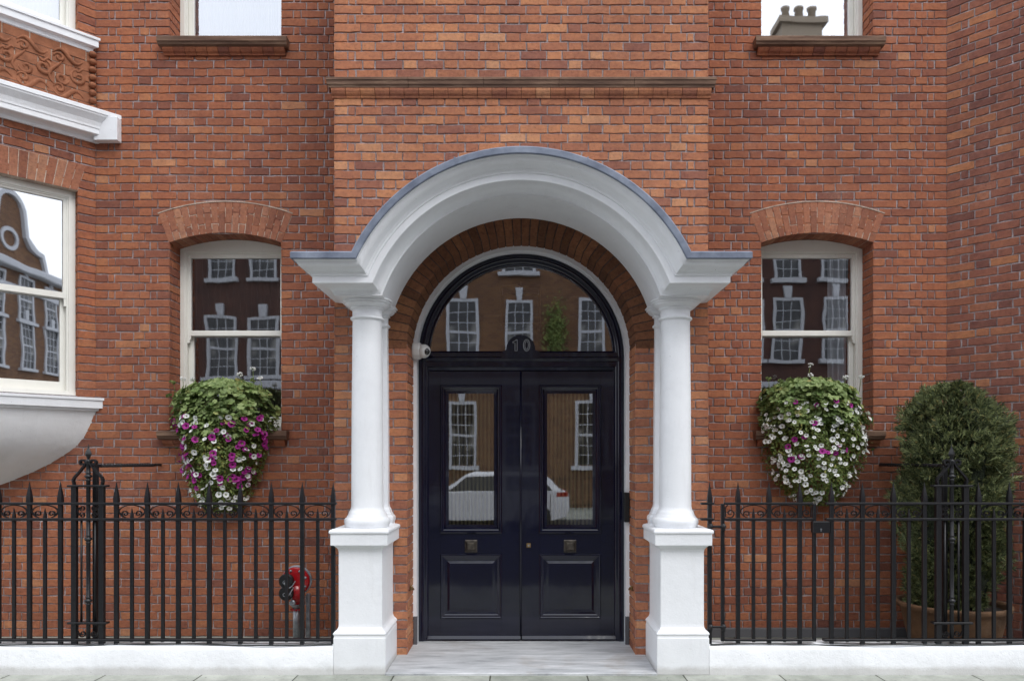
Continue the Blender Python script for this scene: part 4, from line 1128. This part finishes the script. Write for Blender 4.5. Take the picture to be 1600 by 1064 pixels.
# scalloped geranium leaf, slightly cupped
gl_v = [(0, 0, -.12)]; n_ = 14
for i in range(n_): 
    a = 2 * PI * i / n_; r = 1.0 if i % 2 else .82
    if i == 0: r = .3
    gl_v.append((r * math.cos(a), r * math.sin(a), .10 * math.cos(3 * a) + .05))
gl_f = [(0, 1 + i, 1 + (i + 1) % n_) for i in range(n_)]
sm_v = [(-1, 0, 0), (-.2, -.42, .08), (.6, -.3, .05), (1, 0, -.1), (.6, .3, .05), (-.2, .42, .08)]; sm_f = [(0, 1, 2, 3), (0, 3, 4, 5)]
def flower_mesh(name, petal, eye):
    mb = MB(); n = 20; out = []; mid = []; inn = []
    for i in range(n):
        a = 2 * PI * i / n; r = 1 - .13 * abs(math.cos(2.5 * a)) ** 3
        out.append((r * math.cos(a), r * math.sin(a), .05 * math.sin(5 * a))); mid.append((.55 * math.cos(a), .55 * math.sin(a), -.06)); inn.append((.24 * math.cos(a), .24 * math.sin(a), -.3))
    mb.loft([out, mid, inn], 0); k = len(mb.v)
    mb.add(inn + [(0, 0, -.55)], [(i, (i + 1) % n, n) for i in range(n)], 1)
    me = bpy.data.meshes.new(name); me.from_pydata(mb.v, [], mb.f); me.materials.append(petal); me.materials.append(eye)
    me.polygons.foreach_set('material_index', mb.m); me.update(); return me
FW, FP = flower_mesh('white_bloom', M['petal_w'], M['eye_w']), flower_mesh('magenta_bloom', M['petal_p'], M['eye_p'])
def basket(cx, top, outline, label, flowers, gz, seed):
    """outline: list of (z, xmin, xmax) of the trailing mass, from top to bottom, in metres"""
    g = np.random.default_rng(seed); yw = YR - .02
    root = thing('flower_box', label, 'flower box', (cx, yw - .12, 1.88), 'flower boxes on the window sills')
    mb = MB(); pb = cx * 2.60 / 2.696; mb.box(pb - .27, pb + .27, yw - .16, yw + .08, 1.885, 2.06, 0, .008); mb.box(pb - .285, pb + .285, yw - .175, yw + .09, 2.045, 2.07, 0, .004); mb.build('trough', [M['black_rubber']], root)
    mid_ = (outline[2][1] + outline[2][2]) / 2; outline = [(z, mid_ + (a - mid_) * .93, mid_ + (b - mid_) * .93) for z, a, b in outline]
    zs = np.array([o[0] for o in outline]); lo = np.array([o[1] for o in outline]); hi = np.array([o[2] for o in outline])
    def at(z): return np.interp(z, zs[::-1], lo[::-1]), np.interp(z, zs[::-1], hi[::-1])
    def surf(n, shell=(.75, 1.03), zlo=None, zhi=None):
        P, Nn = [], []
        zlo = zs[-1] if zlo is None else zlo; zhi = zs[0] if zhi is None else zhi
        while len(P) < n:
            z = g.uniform(zlo, zhi); a, b = at(z); hw = (b - a) / 2
            if g.uniform() > (hw / .45) ** .7: continue
            t = g.uniform(-PI / 2 - .2, PI / 2 + .2); q = g.uniform(*shell)
            dep = .28 * min(1, hw / .35) * (1 + .12 * math.sin(9 * z + 5 * t))
            lump = 1 + .06 * math.sin(13 * z + 7 * t + seed)
            if g.uniform() < .03: q *= g.uniform(1.0, 1.14)
            P.append(((a + b) / 2 + hw * q * math.sin(t) * lump, yw - .05 - dep * q * max(math.cos(t), -.1), z)); Nn.append((math.sin(t), -math.cos(t) * 1.0, g.normal(.25, .35)))
        return np.array(P), np.array(Nn)
    zg = gz
    P, Nn = surf(1700, (.55, 1.05), zg - .16, zs[0]); Nn[:, 2] += .7; Nn += g.normal(0, .35, Nn.shape)
    scatter_leaves('geranium_foliage', P, Nn, g.uniform(.020, .042, len(P)), (gl_v, gl_f), M['geranium'], root)
    P, Nn = surf(8200, (.55, 1.05), None, zg + .03); Nn += g.normal(0, .55, Nn.shape)
    SP_, SN_ = [], []
    for k in range(16):
        i = g.integers(0, len(P)); q = np.array(P[i]); 
        if q[1] > yw - .1 or q[2] > zs[-1] + .4: continue
        d = np.array([g.normal(0, .35), -abs(g.normal(.1, .2)), -1.0])
        for j in range(int(g.uniform(8, 22))):
            q = q + d * .009 + g.normal(0, .002, 3); SP_.append(q + g.normal(0, .006, 3)); SN_.append([g.normal(0, .5), -1, g.normal(.2, .5)])
    if SP_: P = np.vstack([P, SP_]); Nn = np.vstack([Nn, SN_])
    scatter_leaves('trailing_foliage', P, Nn, g.uniform(.010, .021, len(P)), (sm_v, sm_f), M['trail'], root)
    # blooms
    for kind, me, cnt, rule, size in flowers:
        P, Nn = surf(cnt * 14, (1.0, 1.07), None, zg + .02)
        n = 0; placed = []
        for p, nn in zip(P, Nn):
            if n >= cnt: break
            u = p[0] - (lo[2] + hi[2]) / 2
            if math.sin(17 * p[0] + 3 * p[2] + seed) * math.sin(15 * p[2] - 5 * p[0]) < -.45 and g.uniform() < .8: continue
            if nn[1] > -.25 or not rule(u, p[2], g): continue
            if any((p[0] - q[0]) ** 2 + (p[1] - q[1]) ** 2 + (p[2] - q[2]) ** 2 < (.0009 if size > .022 else .0005) for q in placed): continue
            o = bpy.data.objects.new(kind, me); COL.objects.link(o); o.parent = root
            nv = Vector((nn[0] * .8, nn[1], .1 + g.normal(0, .3))).normalized() + Vector(g.normal(0, .25, 3)); nv.normalize()
            o.location = Vector(p) + nv * .012 - Vector(root.location); o.rotation_euler = nv.to_track_quat('Z', 'Y').to_euler(); sc = size * g.uniform(.8, 1.18); o.scale = (sc, sc * g.uniform(.75, 1), sc)
            placed.append(p); n += 1
    # geranium stalks with flower heads
    for k, (u, h) in enumerate(top):
        m = MB(); z0 = zs[0] - .12; cc = (lo[2] + hi[2]) / 2; b = (cc + u, yw - .12, z0); t = (cc + u + g.normal(0, .02), yw - .14, z0 + h)
        m.tube([b, ((b[0] + t[0]) / 2 + .006, b[1], (b[2] + t[2]) / 2), t], .0028, 6, 0)
        for i in range(16):
            d = g.normal(0, 1, 3); d /= np.linalg.norm(d); q = np.array(t) + d * np.array([.022, .022, .016])
            m.sphere(tuple(q), .0075, 6, 1)
        m.build('geranium_flower', [M['trail'], M['petal_w'] if h > .12 else M['trail']], root)
    return root
def mk(pxs, cx, z=6.3): return [(Z(y, z), X(a, z), X(b, z)) for y, a, b in pxs]
zz = 6.56
basket(-WX - .0, [(-.36, .13), (-.42, .10), (-.2, .13), (.0, .11), (.16, .17), (.27, .22), (.36, .14), (.30, .12)],
       mk([(594, 325, 375), (602, 292, 404), (614, 268, 424), (635, 264, 436), (655, 266, 430), (680, 274, 424), (705, 280, 420), (730, 286, 408), (750, 290, 398), (770, 294, 392), (786, 304, 382), (800, 316, 372)], -WX, zz),
       'window box of magenta and white petunias under a geranium top, left of the porch',
       [('magenta_bloom', FP, 74, lambda u, z, g: z < 2.02 and z > 1.35 and (u > .02 or u < -.22 or g.uniform() < .25), .031), ('white_bloom', FW, 96, lambda u, z, g: (abs(u + .1) < .2 and z < 2.0) or z < 1.62 or g.uniform() < .12, .027)], Z(655, zz), 3)
basket(WX, [(-.38, .12), (-.3, .10), (-.22, .11), (-.06, .24), (.0, .15), (.28, .13), (.42, .14)],
       mk([(592, 1240, 1300), (600, 1212, 1328), (612, 1192, 1346), (632, 1190, 1350), (655, 1192, 1360), (685, 1192, 1363), (715, 1196, 1358), (740, 1204, 1346), (758, 1216, 1334), (772, 1228, 1326), (780, 1240, 1318), (790, 1256, 1304)], WX, zz),
       'window box overflowing with mostly white petunias, right of the porch',
       [('magenta_bloom', FP, 15, lambda u, z, g: abs(u - .02) < .3 and z > 1.6 and g.uniform() < .3, .029), ('white_bloom', FW, 100, lambda u, z, g: True, .0255), ('small_white_bloom', FW, 100, lambda u, z, g: True, .0205)], Z(634, zz), 5)

# potted conifer
zp = 6.18; px_, py_ = X(1488, zp), zp - DC
PT = thing('potted_conifer', 'bushy dark green conifer in a wide terracotta pot in the right corner', 'plant', (px_, py_, 0))
mb = MB(); zr = Z(940, zp)
mb.lathe(px_, py_, [(.30, 0), (.31, .02), (.36, .2), (.395, zr - .05), (.40, zr - .045), (.43, zr - .04), (.435, zr - .01), (.43, zr), (.405, zr + .002), (.395, zr - .03), (.39, zr - .05)], 48, cap=False); mb.build('pot', [M['pot']], PT)
mb = MB(); mb.lathe(px_, py_, [(.392, zr - .05), (.2, zr - .035), (.01, zr - .03)], 24); mb.build('soil', [M['soil']], PT)
mb = MB()
for k in range(6):
    a = k * 1.05; mb.tube([(px_ + .03 * math.cos(a), py_ + .03 * math.sin(a), zr - .05), (px_ + .08 * math.cos(a), py_ + .07 * math.sin(a), .9), (px_ + .14 * math.cos(a + .3), py_ + .12 * math.sin(a), 1.5), (px_ + .18 * math.cos(a + .5), py_ + .14 * math.sin(a), 1.95)], [.022, .018, .013, .006], 7)
mb.build('stems', [M['bark']], PT)
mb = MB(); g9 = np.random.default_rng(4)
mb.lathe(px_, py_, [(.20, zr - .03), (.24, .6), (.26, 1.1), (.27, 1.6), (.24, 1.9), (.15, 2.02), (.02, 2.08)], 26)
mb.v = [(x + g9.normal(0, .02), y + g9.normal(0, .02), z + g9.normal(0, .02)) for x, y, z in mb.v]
s = NT('dark_core_green'); s.bsdf(s.ramp(s.noise(40, 6, .8), [(.4, (.006, .01, .005, 1)), (.65, (.03, .042, .018, 1))]), 1, s.bump(s.noise(50, 5), .02, 1)); mb.build('dark_core', [s.m], PT)  # added solid core, near-black, standing in for shaded depth behind the sprays
sp_v, sp_f = [], []
for j, (ang, ln, off) in enumerate(((0, 1.0, 0), (38, .62, .25), (-38, .62, .25), (30, .5, .52), (-30, .5, .52), (62, .4, .1), (-62, .4, .1))):
    a = R(ang); d = np.array([math.cos(a), math.sin(a)]); n2 = np.array([-d[1], d[0]]); b = np.array([off, 0]); k = len(sp_v)
    for q, w_ in ((b, 0), (b + d * ln * .5 + n2 * .075, .04), (b + d * ln, -.05), (b + d * ln * .5 - n2 * .075, .04)): sp_v.append((q[0], q[1], w_ if np.isscalar(w_) else 0))
    sp_f.append((k, k + 1, k + 2, k + 3))
sp_v = np.array(sp_v)
V, FF = [], []; idx = 0
zprof = [(zr, .29), (.55, .32), (.8, .345), (1.1, .36), (1.4, .375), (1.7, .385), (1.95, .36), (2.08, .31), (2.15, .24), (2.21, .15), (2.25, .05)]
zz_ = np.array([p[0] for p in zprof]); rr_ = np.array([p[1] for p in zprof])
g = np.random.default_rng(21)
bumps = [(g.uniform(0, 2 * PI), g.uniform(.4, 2.25), g.uniform(.06, .16), g.uniform(-.15, .08)) for _ in range(90)]
cnt = 0
while cnt < 10500:
    z = g.uniform(zr - .02, 2.25); t = g.uniform(0, 2 * PI); r = np.interp(z, zz_, rr_)
    if g.uniform() > r / .385: continue
    for (bt, bz, bs, ba) in bumps:
        dt = abs((t - bt + PI) % (2 * PI) - PI) * .4; r += ba * math.exp(-((dt / bs) ** 2 + ((z - bz) / bs) ** 2))
    q = 1 - abs(g.normal(0, .15)) if g.uniform() > .16 else g.uniform(1, 1.2)
    r *= q; p = np.array([px_ + r * math.cos(t), py_ + r * math.sin(t), z])
    wall = (3.876 + .685 - p[0] - p[1]) * s2 - .02
    if p[1] > YR - .03 or wall < 0: continue
    d = np.array([math.cos(t), math.sin(t), g.normal(.75, .5)]) + g.normal(0, .35, 3); d /= np.linalg.norm(d)
    n = np.array([-math.sin(t), math.cos(t), 0]) * g.normal(0, 1) + np.array([0, 0, 1.0]) * g.normal(0, .6) + g.normal(0, .5, 3); b2 = np.cross(n, d); b2 /= np.linalg.norm(b2) + 1e-9; c = np.cross(d, b2)
    sz = g.uniform(.04, .085) * (1.0 if q < 1 else 1.25)
    Q = p + sz * (sp_v[:, :1] * d + sp_v[:, 1:2] * b2 + sp_v[:, 2:3] * c - .3 * d)
    V.extend(map(tuple, Q)); FF.extend(tuple(idx + i for i in f) for f in sp_f); idx += len(sp_v); cnt += 1
arrays('crown', V, FF, [M['conifer']], PT)

# ------------------------------------------------------------------ ground
s = NT('york_stone_flags')
br = s.n('ShaderNodeTexBrick'); br.offset = .5; br.inputs['Scale'].default_value = 1; br.inputs['Brick Width'].default_value = .72; br.inputs['Row Height'].default_value = .6
br.inputs['Mortar Size'].default_value = .006; br.inputs['Mortar Smooth'].default_value = .2; br.inputs['Color1'].default_value = srgb(146, 150, 142); br.inputs['Color2'].default_value = srgb(172, 174, 168); br.inputs['Mortar'].default_value = srgb(70, 72, 62)
mp = s.n('ShaderNodeMapping'); mp.inputs['Location'].default_value = (.23, .07, 0); s.l(s.tc.outputs['Object'], mp.inputs[0]); s.l(mp.outputs[0], br.inputs['Vector'])
c = s.mix(.8, br.outputs['Color'], s.ramp(s.noise(5, 8, .75), [(.3, (.5, .52, .48)), (.62, (1.12, 1.12, 1.08))]), 'MULTIPLY')
c = s.mix(s.ramp(s.noise(34, 3, .5), [(.66, (0, 0, 0)), (.7, (.7, .7, .7))]), c, srgb(70, 70, 64))
s.bsdf(c, .8, s.bump(s.math('SUBTRACT', s.math('MULTIPLY', s.noise(30, 5), .3), br.outputs['Fac']), .006, .8)); M['flags'] = s.m
s = NT('asphalt'); c = s.ramp(s.noise(90, 6, .8), [(.3, (.03, .03, .032, 1)), (.7, (.075, .075, .078, 1))]); s.bsdf(c, .9, s.bump(s.noise(200, 4), .004, .8)); M['asphalt'] = s.m
mb = MB(); mb.box(-150, 150, -120, 60, -.30, -.124); struct(mb.build('ground', [M['asphalt']]))
mb = MB(); mb.box(-60, 80, -12.9, -2.61, -.125, -.12); struct(mb.build('road', [M['asphalt']]))
mb = MB(); mb.box(-60, 80, -2.45, 8, -.12, .0); struct(mb.build('pavement', [M['flags']]))
mb = MB(); mb.box(-60, 80, -2.6, -2.45, -.122, .003, 0, .01); struct(mb.build('kerb', [M['skirt']]))
mb = MB(); mb.box(-60, 80, -13.05, -12.9, -.122, .003, 0, .01); struct(mb.build('kerb', [M['skirt']]))
mb = MB(); mb.box(-60, 80, -18.1, -13.05, -.12, .0); struct(mb.build('pavement', [M['flags']]))

# ------------------------------------------------------------------ the street behind the camera, mirrored in the panes
s = NT('opposite_brickwork')
mp = s.n('ShaderNodeMapping'); mp.inputs['Rotation'].default_value = (R(90), 0, 0); s.l(s.tc.outputs['Object'], mp.inputs[0])
br = s.n('ShaderNodeTexBrick'); br.inputs['Scale'].default_value = 1; br.inputs['Brick Width'].default_value = .225; br.inputs['Row Height'].default_value = .075; br.inputs['Mortar Size'].default_value = .005
br.inputs['Color1'].default_value = srgb(118, 84, 56); br.inputs['Color2'].default_value = srgb(92, 62, 46); br.inputs['Mortar'].default_value = srgb(120, 104, 88); s.l(mp.outputs[0], br.inputs['Vector'])
s.bsdf(s.mix(.6, br.outputs['Color'], s.ramp(s.noise(.8, 6, .7), [(.3, (.7, .7, .7)), (.7, (1.15, 1.15, 1.1))]), 'MULTIPLY'), .9); M['opp'] = s.m
s = NT('opposite_plum_brickwork')
s.bsdf(s.ramp(s.noise(1.2, 8, .7), [(.3, srgb(62, 44, 42)), (.7, srgb(92, 62, 52))]), .9); M['opp_b'] = s.m
M['tiles'] = plain('slate_roof', srgb(92, 90, 92), .7)
M['opp_white'] = plain('opposite_white_trim', (.52, .53, .56, 1), .6)
s = NT('opposite_panes'); s.bsdf(s.ramp(s.noise(.9, 2, .5), [(.42, srgb(34, 36, 40)), (.52, srgb(60, 62, 64)), (.6, srgb(150, 148, 142))]), .12); M['opp_glass'] = s.m
M['car_glass'] = plain('car_side_glass', srgb(16, 18, 20), .25)
M['chimney'] = plain('chimney_render', srgb(150, 136, 118), .8)
YO = -18.1
def opp_window(root, src, x, z0, z1, w):
    if src is None:
        m = MB(); y = YO
        a, b = -w / 2, w / 2; t = .10
        for q in ((a - t, a, -.02, z1 - z0 + t), (b, b + t, -.02, z1 - z0 + t), (a, b, z1 - z0, z1 - z0 + t)): m.box(q[0], q[1], 0, .07, q[2], q[3], 0)
        m.box(a - t - .12, b + t + .12, 0, .16, -.16, -.02, 0)
        m.prism([(-.09, z1 - z0 + t), (.09, z1 - z0 + t), (.14, z1 - z0 + t + .42), (-.14, z1 - z0 + t + .42)], 0, .1, 0)
        H = z1 - z0
        for k in range(1, 3): m.box(a + w * k / 3 - .012, a + w * k / 3 + .012, .005, .03, 0, H, 0)
        for k in range(1, 6): hh = .04 if k == 3 else .012; m.box(a, b, .004, .031 if k != 3 else .045, H * k / 6 - hh, H * k / 6 + hh, 0)
        m.box(a, b, -.001, .004, 0, H, 1)
        me_o = m.build('window', [M['opp_white'], M['opp_glass']], None)
        me_o.parent = root; me_o.location = Vector((x, YO, z0)) - Vector(root.location); return me_o
    c = src.copy(); COL.objects.link(c); c.parent = root; c.location = Vector((x, YO, z0)) - Vector(root.location); c.scale = (1 + .11 * math.sin(5.1 * x + z0), 1, 1 + .03 * math.sin(3 * x)); return c
SRC = {}
def house(x0, x1, eave, gable, xs, lb, ch=None, wm='opp', f1=4.95):
    cx = (x0 + x1) / 2; r = thing('terraced_house', lb, 'house', (cx, YO, 0), 'brick houses across the street')
    m = MB(); m.box(x0 + .01, x1 - .01, YO - 9, YO, -.1, eave, 0); 
    if gable:
        gx = gable; hw = 2.6; P = [(gx - hw, eave - .02)]
        for t in range(0, 17):
            a = t / 16; 
            P.append((gx - hw + .5 + (hw - 1.4) * min(1, a * 1.6), eave + .8 + 1.6 * a * a)) if t < 10 else None
        P += [(gx - .9, eave + 2.2)] + [(gx + .9 * -math.cos(PI * i / 12), eave + 2.2 + .9 * math.sin(PI * i / 12)) for i in range(7)]
        L = P + [(2 * gx - x, z) for x, z in P[::-1]]
        L2 = []; 
        for p in L:
            if not L2 or (abs(p[0] - L2[-1][0]) + abs(p[1] - L2[-1][1])) > 1e-4: L2.append(p)
        m.prism(L2, YO - .5, YO + .02, 0)
        wl = MB(); wl.strap(L2, YO - .2, .75, .22); wl.build('coping', [M['opp_white']], r)
        oc = MB(); oz = eave + 1.0
        oc.strap([(gx + .5 * math.cos(2 * PI * i / 24), oz + .4 * math.sin(2 * PI * i / 24)) for i in range(25)], YO + .05, .1, .16); oc.build('oculus', [M['opp_white']], r)
    m.build('wall', [M[wm]], r)
    m = MB(); m.loft([[(x, YO - 9, eave), (x, YO - 4.5, eave + 1.9), (x, YO - .3, eave + .1)] for x in (x0, x1)], 0, cap=True); m.build('roof', [M['tiles']], r)
    m = MB(); m.box(x0, x1, YO - .1, YO + .45, eave - .35, eave, 0, .05); m.box(x0, x1, YO, YO + .18, 4.15, 4.4, 0, .03); m.box(x0, x1, YO, YO + .12, min(11.0, eave - 1.2), min(11.25, eave - .95), 0, .03); m.build('cornice', [M['opp_white']], r)
    for z0, z1 in ((1.45, 3.5), (f1, f1 + 2.05), (8.05, 9.9), (11.6, 13.0)):
        if z1 > eave - .5: continue
        for x in xs:
            k = round(z1 - z0, 2); s_ = opp_window(r, SRC.get(k), x, z0, z1, .82)
            SRC.setdefault(k, s_)
    if ch:
        for c_ in ch:
            m = MB(); m.box(c_ - .8, c_ + .8, YO - 3.4, YO - 2.6, eave, eave + 5.6, 0); m.box(c_ - .95, c_ + .95, YO - 3.55, YO - 2.45, eave + 5.6, eave + 5.85, 0)
            for q in (-.5, 0, .5): m.lathe(c_ + q, YO - 3, [(.17, eave + 5.85), (.14, eave + 6.4), (.18, eave + 6.42), (.18, eave + 6.5)], 12)
            m.build('chimney', [M['chimney']], r)
house(-22, -12.2, 13.4, None, [-20.5, -18.7, -16.5, -14.4], 'plain fronted brick house far left across the street')
house(-12.2, -4.6, 13.0, None, [-10.6, -9.1, -7.3, -5.6], 'flat eaved brick house across the street, opposite the left window', None, 'opp_b', 4.6)
house(-4.6, 5.0, 12.6, None, [-3.8, -2.0, -.08, 2.4], 'brick house directly across the street from the porch')
house(5.0, 12.6, 13.0, None, [6.4, 8.0, 9.4, 11.1], 'brick house with grey chimney across the street, opposite the right window', [10.95], 'opp_b', 5.2)
house(12.6, 18, 11.4, None, [14.0, 16.4], 'narrow brick house between the chimneyed house and the gabled house across the street')
house(18, 26.4, 10.5, 22, [19.4, 21.2, 23.2, 25.0], 'brick house with white edged curved gable and oculus across the street', None, 'opp', 5.9)
house(26.4, 44, 8.4, None, [28.5, 31, 34, 36, 38.5, 41], 'lower brick house at the far right end of the row across the street')

M['pipe'] = plain('downpipe_black', srgb(40, 40, 42), .5)
for hx, hn in ((-12.3, 'plum'), (-4.7, 'left'), (4.9, 'right'), (12.5, 'far')):
    mb = MB(); mb.tube([(hx, YO + .1, 0), (hx, YO + .1, 12.2)], .055, 8)
    for z in (2, 4.6, 7.4, 10): mb.lathe(hx, YO + .1, [(.075, z - .05), (.075, z + .05)], 10)
    tag(mb.build('downpipe', [M['pipe']], origin=(hx, YO + .1, 0)), {'plum': 'black downpipe at the far left of the houses across the street', 'left': 'black downpipe left of the house facing the porch', 'right': 'black downpipe right of the house facing the porch', 'far': 'black downpipe beyond the chimneyed house across the street'}[hn], 'downpipe')
mb = MB()
for i in range(150): xx = -14 + i * .2; mb.box(xx - .012, xx + .012, YO + 1.19, YO + 1.21, 0, 1.15)
for z in (.15, 1.0): mb.box(-14, 16, YO + 1.18, YO + 1.22, z, z + .03)
tag(mb.build('street_railing', [M['iron']], origin=(0, YO + 1.2, 0)), 'black railing in front of the houses across the street', 'railing')
P = rng.normal(0, 1, (900, 3)) * np.array([.17, .08, .5]) + np.array([1.15, YO + .2, 5.9]); Nn = rng.normal(0, .5, (900, 3)) + np.array([0, 1, .3])
iv = thing('ivy', 'green ivy clump climbing the brick house across the street', 'ivy', (1.15, YO, 5))
scatter_leaves('foliage', P, Nn, rng.uniform(.04, .07, 900), (sm_v, sm_f), M['trail'], iv)
# white car parked behind the viewpoint
M['car_white'] = plain('white_car_paint', (.75, .76, .77, 1), .2, coat=.8)
M['tyre'] = plain('tyre_rubber', (.02, .02, .02, 1), .9)
M['alloy'] = plain('alloy', (.5, .5, .52, 1), .3, metallic=.9)
M['lamp_red'] = plain('red_lamp', srgb(150, 12, 12), .2)
CAR = thing('parked_car', 'white hatchback parked along the far kerb', 'car', (-.9, -12.0, -.12))
xc0, yc0, zc0 = -.9, -12.0, -.12
side = [(-2.1, .35), (-2.12, .55), (-2.0, .72), (-1.2, .88), (-1.1, .93), (1.95, .98), (2.08, .90), (2.1, .5), (2.02, .33), (1.7, .25), (-1.7, .25)]
mb = MB()
mb.loft([[(xc0 + x * k, yc0 + yy, zc0 + z) for x, z in side] for yy, k in ((-.86, .97), (-.83, 1), (.83, 1), (.86, .97))], 0, cap=True)
mb.loft([[(xc0 + x, yc0 + y, zc0 + z) for x, y in ((xa, -w_), (xb, -w_), (xb, w_), (xa, w_))] for xa, xb, w_, z in ((-1.12, 1.93, .83, .925), (-.52, 1.5, .68, 1.38), (-.3, 1.3, .60, 1.45))], 0, cap=True)
mb.build('body', [M['car_white']], CAR)
for sg in (-1, 1):
    fy = lambda z: .83 + (.68 - .83) * (z - .925) / .455 + .008
    for poly in ([(-.92, .97), (-.48, 1.33), (.42, 1.34), (.42, .98)], [(.52, .98), (.52, 1.34), (1.38, 1.33), (1.66, .99)]):
        mb = MB(); mb.loft([[(xc0 + x, yc0 + sg * (fy(z) + d), zc0 + z) for x, z in poly] for d in (0, .004)], 0, cap=True)
        mb.build('side_window', [M['car_glass']], CAR)
    mb = MB()
    for xx in (-.95, .47, 1.6): mb.box(xc0 + xx - .006, xc0 + xx + .006, yc0 + sg * .858, yc0 + sg * .866, zc0 + .34, zc0 + .9)
    mb.build('door_gap', [M['car_glass']], CAR)
    for wx in (-1.3, 1.3):
        mb = MB(); mb.loft([[(xc0 + wx + r * math.cos(2 * PI * i / 28), yc0 + sg * y, zc0 + .32 + r * math.sin(2 * PI * i / 28)) for i in range(28)] for r, y in ((.2, .6), (.32, .66), (.325, .86), (.30, .885), (.21, .88))], 0, cap=True)
        w_ = mb.build('wheel', [M['tyre']], CAR)
        mb = MB(); mb.loft([[(xc0 + wx + r * math.cos(2 * PI * i / 20), yc0 + sg * y, zc0 + .32 + r * math.sin(2 * PI * i / 20)) for i in range(20)] for r, y in ((.21, .882), (.2, .89), (.05, .87))], 0, cap=True); mb.build('rim', [M['alloy']], w_)
    mb = MB(); mb.box(xc0 + 1.75, xc0 + 2.06, yc0 + sg * .6, yc0 + sg * .865, zc0 + .82, zc0 + .95, 0, .02); mb.build('tail_lamp', [M['lamp_red']], CAR)
